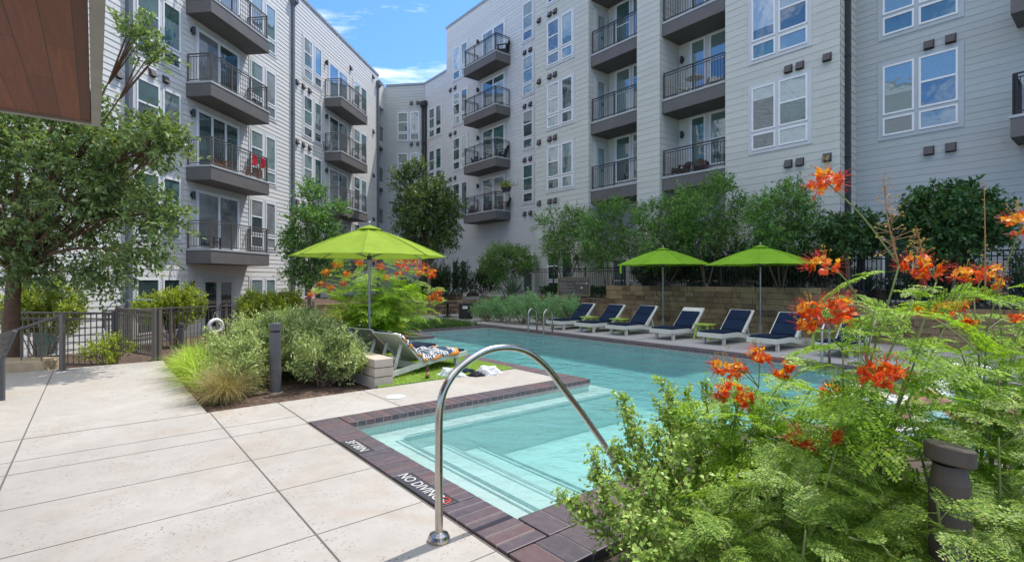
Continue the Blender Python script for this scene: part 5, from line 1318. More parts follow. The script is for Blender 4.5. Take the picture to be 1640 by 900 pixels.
m = MB(); m.lathe([(0.0, -0.02), (0.085, -0.01), (0.092, 0.05), (0.075, 0.10), (0.0, 0.128)], 18); h_ = m.build('hair', M['hair'], pt, smooth=True); h_.location = (1.715, 0, 0.985); h_.rotation_euler.y = 0.75
m = MB(); m.tube([(1.00, 0, 0.40), (1.10, 0, 0.375), (1.20, 0, 0.43)], [0.14, 0.155, 0.15], 18); m.build('swim_shorts', M['swim'], pt, smooth=True)

# ================================================================== PLANTS
def leaf_quads(pos, dr, up, L, W, fold=0.18):
    dr = unit(dr); sd = unit(np.cross(dr, up)); nr = np.cross(sd, dr)
    L = np.broadcast_to(L, (len(pos),))[:, None]; W = np.broadcast_to(W, (len(pos),))[:, None]
    mid = pos + dr * L * 0.45
    return np.stack([pos, mid + sd * W / 2 + nr * W * fold, pos + dr * L, mid - sd * W / 2 + nr * W * fold], 1)
def twig_leaves(r, st, dr, tl, nl, L, W, spread=0.8, droop=0.15):
    T_ = len(st); t_ = (np.arange(nl) + 0.5) / nl
    tl = np.broadcast_to(tl, (T_,))[:, None, None]
    pos = st[:, None, :] + dr[:, None, :] * tl * t_[None, :, None]
    pos = pos + r.normal(0, 0.012, pos.shape); pos[:, :, 2] -= droop * tl[:, :, 0] * t_[None, :] ** 2
    ld = dr[:, None, :] * 0.55 + r.normal(0, spread, pos.shape); ld[:, :, 2] -= 0.10
    up = r.normal(0, 0.55, pos.shape); up[:, :, 2] += 1.0
    n_ = T_ * nl; s_ = r.uniform(0.65, 1.2, n_)
    return leaf_quads(pos.reshape(-1, 3), unit(ld.reshape(-1, 3)), unit(up.reshape(-1, 3)), L * s_, W * s_)
def lobed(r, C, R, m, lr):
    C = np.array(C); R = np.array(R); out = [(C, np.min(R) * 0.55)]
    for i in range(m):
        z = 1 - 2 * (i + 0.5) / m; a = i * 2.39996 + r.uniform(-0.4, 0.4); h_ = math.sqrt(max(0, 1 - z * z))
        d_ = np.array([math.cos(a) * h_, math.sin(a) * h_, z]); k = r.uniform(0.48, 0.82)
        out.append((C + d_ * R * k, np.min(R) * lr * r.uniform(0.7, 1.25)))
    return out
def twig_starts(r, lobes, nt, C, flat=0.85):
    w = np.array([l[1] ** 1.2 for l in lobes]); idx = r.choice(len(lobes), nt, p=w / w.sum())
    c = np.array([l[0] for l in lobes])[idx]; rad = np.array([l[1] for l in lobes])[idx]
    d_ = unit(r.normal(0, 1, (nt, 3))); st = c + d_ * (rad * r.random(nt) ** 0.45)[:, None] * np.array([1, 1, flat])
    dr = unit(unit(st - np.array(C)) * 0.55 + d_ * 0.45 + r.normal(0, 0.35, (nt, 3)) + np.array([0, 0, 0.12])); return st, dr
def tree(name, label, cat, base, C, R, trunk, mat, bark, seed, nt=700, nl=12, L=0.08, W=0.045, tl=0.35, lobes=10, lr=0.42, stems=1, fork=None, group=None, extra=None, droop=0.15, spread=0.8, flat=0.85, lean_k=0.35):
    r = np.random.default_rng(seed); base = np.array(base, float); C = np.array(C, float)
    t = thing(name, label, cat, base, 0, group)
    LB_ = lobed(r, C, R, lobes, lr) + (extra or [])
    m = MB(); fz = fork if fork is not None else (C[2] - R[2] * 0.75)
    for s_ in range(stems):
        off_ = np.array([r.normal(0, 0.14), r.normal(0, 0.12), 0]) if stems > 1 else np.zeros(3)
        lean = (C - base) * np.array([1, 1, 0]) * lean_k
        top = np.array([base[0] + lean[0] + off_[0] * 3, base[1] + lean[1] + off_[1] * 3, fz])
        b_ = base + off_ * 0.5; md = (b_ + top) / 2 + np.array([r.normal(0, 0.05), r.normal(0, 0.05), 0])
        tr_ = trunk / (stems ** 0.45)
        m.tube(smooth_path([b_ - (0, 0, 0.2), b_ + (0, 0, 0.03), md, top], 5), list(np.linspace(tr_ * 1.15, tr_ * 0.8, 16)), 10)
        for (lc, lr_) in LB_[s_::stems]:
            mid = (top + lc) / 2 + r.normal(0, 0.12, 3) + np.array([0, 0, 0.12])
            m.tube(smooth_path([top - (0, 0, 0.05), mid, lc], 4), list(np.linspace(tr_ * min(0.42, lr_ * 0.75), tr_ * 0.07, 9)), 6)
            for _ in range(4):
                e = lc + unit(r.normal(0, 1, 3)) * lr_ * 0.9; m.tube([mid * 0.4 + lc * 0.6, (lc + e) / 2 + r.normal(0, 0.05, 3), e], [tr_ * 0.16, tr_ * 0.1, tr_ * 0.04], 4)
    m.build('trunk', bark, t, off=base, smooth=True)
    st, dr = twig_starts(r, LB_, nt, C, flat)
    faces_obj('crown', twig_leaves(r, st - base, dr, tl * r.uniform(0.6, 1.3, nt), nl, L, W, spread, droop), mat, t)
    return t
def shrub(name, label, cat, base, R, h, mat, seed, nt=300, nl=14, L=0.05, W=0.016, tl=0.3, group=None, spread=0.55, bark='stem_tan', up=0.5, lobes=7, lift=0.45, droop=0.05):
    r = np.random.default_rng(seed); base = np.array(base, float); C = base + np.array([0, 0, h * lift])
    t = thing(name, label, cat, base, 0, group)
    Rv = np.array([R, R, h * 0.45]) if not hasattr(R, '__len__') else np.array([R[0], R[1], h * 0.45])
    LB_ = lobed(r, C, Rv * 0.95, lobes, 0.55)
    w = np.array([l[1] ** 2 for l in LB_]); idx = r.choice(len(LB_), nt, p=w / w.sum())
    c = np.array([l[0] for l in LB_])[idx]; rad = np.array([l[1] for l in LB_])[idx]
    d_ = unit(r.normal(0, 1, (nt, 3))); st = c + d_ * (rad * r.random(nt) ** 0.4)[:, None]; st[:, 2] = np.maximum(st[:, 2], base[2] + 0.05)
    out = (st - (base + np.array([0, 0, h * 0.1]))) / np.array([Rv[0], Rv[1], h])
    dr = unit(unit(out) * 0.6 + r.normal(0, 0.3, (nt, 3)) + np.array([0, 0, up]))
    V = twig_leaves(r, st - base, dr, tl * r.uniform(0.6, 1.3, nt), nl, L, W, spread, droop)
    V[:, :, 2] = np.maximum(V[:, :, 2], 0.0); faces_obj('foliage', V, mat, t)
    m = MB()
    for (lc, lr_) in LB_:
        b_ = base + np.array([r.normal(0, 0.06), r.normal(0, 0.06), -0.05]); m.tube([b_, (b_ + lc) / 2 + r.normal(0, 0.04, 3), lc], [0.018, 0.013, 0.007], 5)
    for i in range(0, nt, max(1, nt // 60)): m.tube([st[i] - dr[i] * 0.12, st[i] + dr[i] * tl * 0.7], [0.006, 0.003], 4)
    m.build('stem', M[bark], t, off=base); return t
def grass_clump(name, label, cat, base, n, L, spread, mat, seed, w=0.006, group=None, lean=(0, 0), mats=None):
    r = np.random.default_rng(seed); a = r.random(n) * 2 * math.pi; out = r.random(n) ** 0.7 * spread
    d0 = np.stack([np.cos(a) * out + lean[0], np.sin(a) * out + lean[1], np.ones(n)], 1); d0 = unit(d0)
    ln = L * r.uniform(0.55, 1.15, n); p = np.stack([r.normal(0, 0.07, n), r.normal(0, 0.07, n), np.zeros(n)], 1)
    seg = 5; pts = [p]; d_ = d0.copy()
    for i in range(seg):
        pts.append(pts[-1] + d_ * (ln / seg)[:, None]); d_[:, 2] -= 0.34 * r.uniform(0.6, 1.3, n); d_ = unit(d_)
    sd = unit(np.stack([-np.sin(a), np.cos(a), r.normal(0, 0.3, n)], 1)); V = []
    for i in range(seg):
        w0 = w * (1 - (i / seg) ** 1.5); w1_ = w * (1 - ((i + 1) / seg) ** 1.5) + 0.0003
        V.append(np.stack([pts[i] - sd * w0, pts[i] + sd * w0, pts[i + 1] + sd * w1_, pts[i + 1] - sd * w1_], 1))
    V = np.concatenate(V); V[:, :, 2] = np.maximum(V[:, :, 2], 0.003)
    o = faces_obj(name, V, mat); o.location = tuple(base); return tag(o, label, cat, group)

# --- fallen leaves
r = np.random.default_rng(77); n_ = 170
lp = np.concatenate([np.stack([-(7.1 - np.abs(r.normal(0, 0.35, n_ // 2))), r.uniform(1.1, 3.2, n_ // 2)], 1), np.stack([-r.uniform(7.2, 12.0, n_ // 2), 1.04 - np.abs(r.normal(0, 0.4, n_ // 2))], 1)])
pos = np.concatenate([lp, np.full((len(lp), 1), 0.006)], 1); a = r.random(len(pos)) * 6.283
o = faces_obj('leaf_litter', leaf_quads(pos, np.stack([np.cos(a), np.sin(a), r.normal(0, 0.1, len(a))], 1), unit(r.normal(0, 0.15, (len(a), 3)) + np.array([0, 0, 1])), 0.035 * r.uniform(0.5, 1.2, len(a)), 0.014), M['straw']); o.rotation_euler.z = RD
struct(o, 'stuff', 'small dry leaves scattered on the deck along the mulch bed', 'leaf litter')

# --- trees
tree('live_oak_tree', 'broad oak tree with a brown trunk at the left edge of the deck', 'tree', (-9.58, 9.8, -0.3), (-8.75, 9.7, 3.55), (2.3, 1.6, 1.85), 0.135, M['oak'], M['bark_red'], 21, lean_k=0.08, nt=2150, nl=16, L=0.112, W=0.050, tl=0.44, lobes=26, lr=0.28, fork=1.75, spread=0.6, flat=0.6,
     extra=[(at(225, 230, 9.4), 0.42), (at(255, 215, 9.2), 0.30), (at(235, 95, 9.3), 0.22), (at(215, 60, 9.4), 0.25), (at(262, 235, 9.2), 0.25), (at(210, 400, 9.4), 0.45), (at(150, 430, 9.4), 0.4), (at(240, 330, 9.3), 0.4), (at(255, 350, 9.2), 0.25), (at(60, 430, 9.6), 0.4)])
c = at(500, 390, 17.0)
tree('young_elm_tree', 'young tree with pale leaves in front of the sunny wing, left of the lime umbrella', 'tree', (c[0] - 0.15, 17.0, -0.3), c, (1.05, 0.9, 1.75), 0.07, M['elm'], M['bark'], 22, nt=1150, nl=13, L=0.11, W=0.05, tl=0.36, lobes=11, lr=0.45, fork=1.2, extra=[(at(500, 310, 17), 0.35), (at(545, 335, 17), 0.22)])
c = at(686, 345, 24.0)
tree('dark_oak_tree', 'round dark green tree with a sunlit top at the far end of the pool', 'tree', (c[0] + 0.1, 24.0, 0.2), c, (1.75, 1.5, 2.1), 0.11, M['darkoak'], M['bark'], 23, nt=1700, nl=13, L=0.14, W=0.065, tl=0.42, lobes=13, lr=0.45, fork=2.3, extra=[(at(648, 290, 23.7), 0.6), (at(668, 272, 24), 0.5)])
VG = 'trees in the raised bed in front of the shaded wing'
for (u, v, q, R, nt, stems, zb, lab, sd, mt) in (
    (812, 420, 16.6, (1.75, 1.3, 1.15), 620, 4, 0.6, 'feathery multi stemmed tree over the far grey green shrubs', 31, 'vitex'),
    (905, 378, 16.0, (1.45, 1.2, 1.45), 430, 3, 0.8, 'loose airy tree rising behind the pool rules sign', 32, 'vitex'),
    (975, 372, 16.0, (1.35, 1.2, 1.6), 480, 3, 0.8, 'loose airy tree between the rules sign and the left green umbrella', 33, 'vitex'),
    (1062, 372, 16.1, (1.2, 1.1, 1.45), 400, 3, 1.3, 'airy tree directly above the left green umbrella', 36, 'vitex'),
    (1130, 350, 16.0, (1.4, 1.2, 1.5), 560, 3, 1.3, 'dense airy tree in front of the recessed balconies, between the umbrella tops', 34, 'vitex'),
    (1250, 352, 15.95, (1.35, 1.1, 1.15), 430, 3, 1.3, 'airy tree with bare crooked stems behind the right green umbrella', 35, 'vitex'),
    (1518, 352, 16.0, (1.15, 1.0, 0.95), 520, 2, 0.88, 'dark broad leaved tree in front of the slate wall', 37, 'darktree'),
    (1362, 378, 16.0, (0.75, 0.7, 0.55), 150, 2, 0.88, 'small dark shrubby tree left of the slate wall tree', 38, 'darktree')):
    k = (u - 820) / 820; Y = q / (k * E2[0] + E2[1]); c = at(u, v, Y)
    tree('bed_tree', lab, 'tree', (c[0] + 0.05, c[1] + 0.1, zb), c, R, 0.05, M[mt], M['bark'], sd, nt=int(nt * 1.6), nl=18, L=0.12 if mt == 'vitex' else 0.13, W=0.036 if mt == 'vitex' else 0.07, tl=0.45, lobes=18, lr=0.30, stems=stems, flat=0.7, group=VG, spread=0.7)
# --- hedges and shrubs by the left wing
shrub('clipped_shrub', 'bright green shrub on bare stems behind the mesh fence', 'shrub', (-11.3, 12.3, -0.6), (1.0, 0.6), 1.7, M['hedge'], 41, 800, 16, 0.07, 0.04, 0.22, lift=0.82, lobes=10)
shrub('clipped_hedge', 'golden green hedge along the wall behind the long fence', 'hedge', (-11.2, 17.0, -0.6), (1.35, 0.7), 1.5, M['hedge'], 42, 1300, 16, 0.07, 0.04, 0.22, lift=0.78, lobes=13)
shrub('clipped_hedge', 'golden green hedge to the right of the french doors', 'hedge', (-7.6, 15.9, -0.3), (1.2, 0.7), 1.35, M['hedge'], 43, 1100, 16, 0.07, 0.04, 0.22, lift=0.7, lobes=11)
shrub('low_shrub', 'small yellow green shrub beside the bronze mesh fence at the deck edge', 'shrub', (*gnd(146, 583)[:2] + np.array([0.0, 0.45]), -0.1), 0.42, 0.62, M['yellow_shrub'], 44, 170, 12, 0.055, 0.022, 0.2)
SG = 'silvery green shrubs in the mulch bed'
for i, (p, q, R, h, lab) in enumerate(((7.95, 2.75, 0.58, 0.80, 'silvery green shrub leaning against the concrete block wall'), (8.75, 1.9, 0.62, 0.85, 'silvery green shrub directly behind the tall graphite bollard'), (8.85, 2.75, 0.66, 1.02, 'silvery green shrub behind the block wall, tall and full'),
        (9.8, 2.2, 0.72, 1.02, 'silvery green shrub in the middle of the bed behind the bollard'), (10.1, 3.05, 0.72, 1.12, 'tallest silvery green shrub at the foot of the lime umbrella'), (11.0, 2.75, 0.6, 0.85, 'silvery green shrub behind the sedge grasses'), (12.0, 3.3, 0.7, 0.95, 'silvery green shrub farthest back in the mulch bed'), (8.1, 1.62, 0.36, 0.45, 'low silvery green shrub between bollard and feather grass'))):
    shrub('sage_shrub', lab, 'shrub', pqw(p, q, -0.03), R, h, M['sage'], 50 + i, int(620 * (R / 0.65) ** 2), 18, 0.068, 0.021, 0.26, SG, 0.5, up=0.55, lobes=9)
GG = 'sedge grasses along the deck edge'
for i, (p, q, L, lab) in enumerate(((8.65, 1.28, 0.62, 'sedge clump nearest the corner of the mulch bed'), (9.15, 1.35, 0.72, 'sedge clump second from the bed corner'), (9.75, 1.3, 0.78, 'bright sedge clump in the middle of the deck edge'), (10.35, 1.4, 0.6, 'bright sedge clump before the gate post'), (10.9, 1.3, 0.55, 'sedge clump close to the gate post'), (11.5, 1.45, 0.5, 'sedge clump at the far end of the deck edge'), (9.6, 1.75, 0.7, 'sedge clump in front of the middle silvery shrub'), (10.5, 1.9, 0.56, 'sedge clump in front of the rear silvery shrub'))):
    grass_clump('sedge_clump', lab, 'grass clump', pqw(p, q, -0.03), 460, L, 1.05, M['grassy'], 70 + i, 0.006, GG)
grass_clump('feather_grass', 'straw coloured feather grass drooping over the mulch at the bed corner', 'grass clump', pqw(7.75, 1.36, -0.03), 1300, 0.74, 1.0, M['straw'], 80, 0.0022, None, (-0.05, -0.2))
# --- planter with the yellow shrubs, ground cover, far shrubs
for i, (p, q, R, h, lab) in enumerate(((13.5, 6.3, 0.55, 0.55, 'golden green shrub under the orange flowers, beside the umbrella pole'), (13.7, 5.2, 0.6, 0.7, 'golden green shrub left of the umbrella pole'), (14.3, 7.0, 0.42, 0.38, 'low golden shrub at the water corner of the planter'))):
    shrub('golden_shrub', lab, 'shrub', pqw(p, q, -0.03), R, h, M['yellow_shrub'], 90 + i, 260, 12, 0.06, 0.03, 0.22, 'golden shrubs in the planter')
r = np.random.default_rng(5); n_ = 2600
st = np.stack([-(14.55 + r.random(n_) * 2.4), 7.3 + r.random(n_) * 3.1, np.full(n_, -0.02)], 1); dr = unit(r.normal(0, 0.5, (n_, 3)) + np.array([0, 0, 1]))
o = faces_obj('ground_cover', twig_leaves(r, st, dr, 0.22 * r.uniform(0.6, 1.3, n_), 8, 0.06, 0.022, 0.6), M['cover']); o.rotation_euler.z = RD
struct(o, 'stuff', 'low dark green ground cover between the pool end and the dining corner', 'ground cover')
FG = 'grey green shrubs at the far end of the pool'
for i, (p, q, R, h, lab) in enumerate(((15.9, 11.75, 0.7, 0.85, 'grey green shrub nearest the black dining table'), (15.0, 11.9, 0.75, 1.0, 'grey green shrub second from the dining table'), (14.1, 12.0, 0.78, 1.1, 'grey green shrub in the middle of the far row'), (13.3, 12.3, 0.75, 1.15, 'grey green shrub behind the far ladder rails'), (12.75, 13.0, 0.6, 1.05, 'grey green shrub beside the first lounger'))):
    shrub('grey_shrub', lab, 'shrub', pqw(p, q, 0), R, h, M['grey_shrub'], 100 + i, 380, 16, 0.065, 0.022, 0.28, FG, 0.5, up=0.6)
for i, (u, Y, z0, R, h, lab) in enumerate(((720, 27.0, 0.5, (1.6, 1.0), 2.2, 'dark shrub behind the low stone wall at its left end'), (765, 27.5, 0.5, (1.5, 1.0), 2.1, 'dark shrub behind the grill'), (690, 28.0, 0.3, (1.3, 1.0), 2.0, 'dark shrub behind the trunk of the round dark tree'), (660, 26.0, 0.0, (1.3, 1.0), 1.7, 'dark shrub beyond the orange flowers'))):
    shrub('dark_shrub', lab, 'shrub', (*at(u, 0, Y)[:2], z0), R, h, M['darkhedge'], 110 + i, 420, 12, 0.11, 0.05, 0.35, 'dark shrubs behind the dining corner')
def hedge_row(label, p0, p1, q, z0, h, w, mat, seed, n_):
    r = np.random.default_rng(seed); c = pqw((p0 + p1) / 2, q, z0)
    st = np.stack([r.uniform(-(p1 - p0) / 2, (p1 - p0) / 2, n_), r.uniform(-w / 2, w / 2, n_), r.random(n_) ** 0.5 * h], 1); dr = unit(r.normal(0, 0.5, (n_, 3)) + np.array([0, -0.2, 0.8]))
    o = faces_obj('clipped_hedge', twig_leaves(r, st, dr, 0.16 * r.uniform(0.6, 1.3, n_), 10, 0.06, 0.026, 0.6), mat); o.location = tuple(c); o.rotation_euler.z = RD; tag(o, label, 'hedge')
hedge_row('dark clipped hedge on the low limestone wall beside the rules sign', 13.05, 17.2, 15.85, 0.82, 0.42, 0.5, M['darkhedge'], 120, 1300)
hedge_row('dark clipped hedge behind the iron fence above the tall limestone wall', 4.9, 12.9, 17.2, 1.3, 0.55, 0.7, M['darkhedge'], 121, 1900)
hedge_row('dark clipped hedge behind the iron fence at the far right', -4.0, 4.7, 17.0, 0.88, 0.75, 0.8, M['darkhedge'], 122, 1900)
for i, (p, h, lab) in enumerate(((12.2, 1.6, 'dark leafy shrub behind the fence at the left end of the tall limestone wall'), (10.6, 1.4, 'dark leafy shrub behind the fence left of the first green umbrella pole'), (9.1, 1.7, 'dark leafy shrub behind the fence between the umbrella canopies'), (7.6, 1.5, 'dark leafy shrub behind the fence left of the right green umbrella pole'), (6.1, 1.6, 'dark leafy shrub behind the fence at the slate wall downspout'), (3.2, 1.3, 'dark leafy shrub behind the fence below the slate wall windows'), (1.2, 1.5, 'dark leafy shrub behind the fence at the far right edge'))):
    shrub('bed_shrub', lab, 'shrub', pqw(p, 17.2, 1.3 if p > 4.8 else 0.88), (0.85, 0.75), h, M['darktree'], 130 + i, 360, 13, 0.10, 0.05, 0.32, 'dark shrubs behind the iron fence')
def yucca(label, loc, n_, L, seed):
    r = np.random.default_rng(seed); a = r.random(n_) * 6.283; e = r.uniform(0.15, 1.4, n_); d_ = np.stack([np.cos(a) * np.cos(e), np.sin(a) * np.cos(e), np.sin(e)], 1)
    o = faces_obj('yucca', leaf_quads(np.zeros((n_, 3)) + np.array([0, 0, 0.25]), d_, unit(r.normal(0, 0.2, (n_, 3)) + np.array([0, 0, 1])), L * r.uniform(0.7, 1.1, n_), 0.05), M['yucca']); o.location = tuple(loc); tag(o, label, 'yucca', 'spiky yuccas by the fence')
yucca('spiky dark yucca under the feathery tree beyond the grey green shrubs', (*at(822, 0, 22.5)[:2], 0.6), 110, 1.15, 1)
yucca('spiky dark yucca behind the fence at the far right', (*at(1385, 0, 14.6)[:2], 0.9), 90, 0.85, 2)

# --- bird of paradise shrubs
def frond_template(npair, nleaf, seed=0):
    r = np.random.default_rng(seed); P, D, U = [], [], []; Ls = []
    for i in range(npair):
        t_ = 0.20 + 0.80 * i / (npair - 1); pl = 0.40 * (0.55 + 0.45 * math.sin(math.pi * (0.15 + 0.75 * i / (npair - 1))))
        for s_ in (-1, 1):
            an = math.radians(62 - 22 * i / (npair - 1)) + r.normal(0, 0.05); pd = np.array([math.cos(an), s_ * math.sin(an), r.normal(0.10, 0.10)])
            for k in range(nleaf):
                q = (k + 0.8) / nleaf
                for s2 in (-1, 1):
                    pos = np.array([t_, 0, 0]) + pd * pl * q; pos[2] -= 0.10 * q * q * pl
                    b_ = an * s_ + s2 * math.radians(68); P.append(pos); D.append([math.cos(b_), math.sin(b_), r.normal(0.05, 0.18)]); U.append([r.normal(0, 0.2), r.normal(0, 0.2), 1]); Ls.append(0.066 * (0.8 + 0.4 * math.sin(math.pi * q)) * (9 / nleaf) ** 0.5)
    Ls = np.array(Ls); V = leaf_quads(np.array(P), np.array(D), unit(np.array(U)), Ls, Ls * 0.54, 0.10)
    rq = []                                                # rachis as a thin strip
    xs = np.linspace(0, 1, 7)
    for a, b_ in zip(xs[:-1], xs[1:]): rq.append([[a, -0.006, 0], [b_, -0.005, 0], [b_, 0.005, 0], [a, 0.006, 0]])
    return np.concatenate([V, np.array(rq)])
FT_HI, FT_LO = frond_template(9, 9), frond_template(6, 6)
def fronds(r, pos, d, scale, tmpl, droop=0.35):
    d = unit(d); up = r.normal(0, 0.25, d.shape) + np.array([0, 0, 1.0]); sd = unit(np.cross(up, d)); nr = np.cross(d, sd)
    T_ = tmpl.copy(); out = []
    for i in range(len(pos)):
        V = T_.copy(); c = droop * r.uniform(0.5, 1.4); V[:, :, 2] -= c * V[:, :, 0] ** 2; V[:, :, 1] *= r.uniform(0.85, 1.1)
        V *= scale[i]; out.append(V[:, :, 0:1] * d[i] + V[:, :, 1:2] * sd[i] + V[:, :, 2:3] * nr[i] + pos[i])
    return np.concatenate(out)
def flower_head(parent, off, c, size, seed, yellow=0.35, axis=(0, 0, 1)):
    r = np.random.default_rng(seed); n_ = max(5, int(20 * (size / 0.075) ** 1.2)); n_ = min(n_, 30); V = []; mi = []
    ax = unit(np.array(axis, float))
    for i in range(n_):
        d_ = unit(r.normal(0, 1, 3) + ax * 0.35); p = np.array(c) + d_ * size * r.uniform(0.45, 1.0) * np.array([1, 1, 0.75]); fr = 0.021 * r.uniform(0.8, 1.25) * (1.0 if size < 0.12 else 1.2)
        ye = (np.dot(d_, ax) > 0.25 and r.random() < yellow * 1.6) or r.random() < yellow * 0.2
        s1 = unit(np.cross(d_, r.normal(0, 1, 3))); s2 = np.cross(d_, s1)
        for k in range(5):
            a = k * 1.2566 + r.normal(0, 0.15); pd = unit(s1 * math.cos(a) + s2 * math.sin(a) + d_ * r.uniform(0.1, 0.6)); sd = unit(np.cross(pd, d_))
            base_ = p; tip = p + pd * fr * r.uniform(0.9, 1.3); w_ = fr * 0.55
            V.append([base_, p + pd * fr * 0.7 + sd * w_ + d_ * r.normal(0, 0.004), tip + d_ * r.normal(0, 0.006), p + pd * fr * 0.75 - sd * w_ + d_ * r.normal(0, 0.004)]); mi.append(1 if ye or (k == 0 and r.random() < 0.35) else 0)
        for k in range(5):
            sdir = unit(d_ + r.normal(0, 0.35, 3)); e = p + sdir * fr * r.uniform(1.8, 2.8); w_ = unit(np.cross(sdir, r.normal(0, 1, 3))) * 0.0009
            V.append([p - w_, p + w_, e + w_, e - w_]); mi.append(2)
    for i in range(n_ // 2):                               # unopened buds on thin pedicels above
        d_ = unit(r.normal(0, 0.55, 3) + ax * 1.2); p0 = np.array(c); p1 = p0 + d_ * size * r.uniform(1.1, 1.7); w_ = unit(np.cross(d_, r.normal(0, 1, 3)))
        V.append([p0 - w_ * 0.0008, p0 + w_ * 0.0008, p1 + w_ * 0.0008, p1 - w_ * 0.0008]); mi.append(3)
        for w2 in (w_, np.cross(w_, d_)): V.append([p1 - d_ * 0.005, p1 + w2 * 0.005, p1 + d_ * 0.006, p1 - w2 * 0.005]); mi.append(3)
    V = np.array(V) - np.array(off); return faces_obj('flower_head', V, [M['pet_red'], M['pet_yel'], M['stamen'], M['bud']], parent, mi)
def raceme(parent, off, a, b_, n_, seed, rad=0.07):
    r = np.random.default_rng(seed); a = np.array(a); b_ = np.array(b_); m = MB(); m.tube(smooth_path([a, (a + b_) / 2 + r.normal(0, 0.01, 3), b_], 4), list(np.linspace(0.004, 0.0016, 9)), 6); ax = unit(b_ - a)
    V = []
    for i in range(n_):
        t_ = 0.15 + 0.85 * i / n_; p = a + (b_ - a) * t_; d_ = unit(r.normal(0, 1, 3) - ax * 0 + ax * 0.45); l = rad * (1.05 - t_) ** 0.8 + 0.008; e = p + d_ * l
        m.tube([p, e], [0.0012, 0.0008], 4); s_ = 0.0065 * (1.25 - 0.6 * t_); w_ = unit(np.cross(d_, r.normal(0, 1, 3))); w2 = np.cross(w_, d_)
        for w3 in (w_, w2): V.append([e - d_ * s_, e + w3 * s_ * 0.8, e + d_ * s_, e - w3 * s_ * 0.8])
    o = m.build('flower_spike', paint('spike stalk', (0.36, 0.20, 0.09), 0.6), parent, off=off); faces_obj('bud', np.array(V) - np.array(off), M['bud'], o)
def paradise(label, base, tips, nf, fl, seed, flowers=(), spikes=(), tmpl=None, mat='fern', h0=0.1, spread=0.9, group=None, low=0.15):
    """tips: stem end points; fronds spiral along every stem; flowers: (point, size)"""
    r = np.random.default_rng(seed); base = np.array(base, float); t = thing('paradise_shrub', label, 'flowering shrub', base, 0, group); m = MB(); P, D, S = [], [], []
    for i, tp_ in enumerate(tips):
        tp_ = np.array(tp_, float); b_ = base + np.array([r.normal(0, 0.08), r.normal(0, 0.08), -0.05]); md = (b_ + tp_) / 2 + np.array([r.normal(0, 0.06), r.normal(0, 0.06), 0.12])
        pth = smooth_path([b_, md, tp_], 8); m.tube(pth, list(np.linspace(0.010, 0.0035, len(pth))), 6); pth = np.array(pth); k = nf
        ti = low + (1 - low) * (np.arange(k) + r.random(k)) / k; ix = ti * (len(pth) - 1); i0 = np.minimum(ix.astype(int), len(pth) - 2); pos = pth[i0] + (pth[i0 + 1] - pth[i0]) * (ix - i0)[:, None]
        az = np.arange(k) * 2.4 + r.random() * 6; el = r.normal(0.32, 0.25, k); P.append(pos); D.append(np.stack([np.cos(az) * np.cos(el), np.sin(az) * np.cos(el), np.sin(el)], 1)); S.append(fl * r.uniform(0.65, 1.15, k) * (0.75 + 0.35 * (1 - ti)))
    P = np.concatenate(P); D = np.concatenate(D); S = np.concatenate(S)
    for c_, s_, *stem in flowers:
        c_ = np.array(c_); src = tips[int(np.argmin([np.linalg.norm(np.array(x) - c_) for x in tips]))]; src = np.array(src, float)
        if np.linalg.norm(src - c_) > 0.03: m.tube(smooth_path([src, (src + c_) / 2 + np.array([0, 0, 0.03]), c_], 5), [0.0035] * 11, 5)
    m.build('stem', M['stem'], t, off=base, smooth=True); faces_obj('foliage', fronds(r, P - base, D, S, FT_HI if tmpl is None else tmpl), M[mat], t)
    for i, (c_, s_, *_x) in enumerate(flowers): flower_head(t, base, c_, s_, seed * 50 + i)
    for i, (a, b_, n_, rd) in enumerate(spikes): raceme(t, base, a, b_, n_, seed * 70 + i, rd)
    return t
# the shrub behind the lime umbrella
r = np.random.default_rng(9); bs = at(600, 545, 13.6); bs[2] = 0
tips = [at(u, v, 13.6 + dy) for u, v, dy in ((520, 455, 0), (540, 430, .4), (565, 445, -.3), (585, 420, .3), (605, 440, -.4), (625, 425, 0), (640, 415, .4), (655, 440, -.3), (670, 430, .2), (680, 465, -.2), (690, 490, 0), (665, 500, -.4), (635, 470, -.6), (600, 480, -.6), (560, 490, -.5), (535, 485, 0.2), (645, 455, 0.5))]
fl_ = [(at(u, v, 13.4 + dy), s_) for u, v, dy, s_ in ((505, 470, 0, .15), (497, 473, .1, .11), (515, 456, 0, .13), (522, 437, .1, .13), (540, 425, .2, .15), (530, 462, 0, .12), (556, 440, .1, .12), (575, 421, .3, .14), (610, 428, .2, .14), (598, 415, .3, .12), (640, 422, 0, .16), (655, 418, .2, .18), (668, 424, 0, .2), (680, 432, .1, .18), (672, 438, -.1, .15), (690, 442, 0, .12), (692, 436, .2, .13), (697, 475, 0, .14), (690, 478, .1, .12), (703, 468, 0, .1), (704, 480, 0, .1), (618, 445, -.3, .10), (549, 455, -.3, .10), (640, 440, .2, .13), (648, 432, -.1, .14))]
paradise('feathery shrub crowned with orange flowers behind the lime umbrella', bs, tips, 20, 0.62, 3, fl_, (), FT_LO, 'fern', low=0.12)
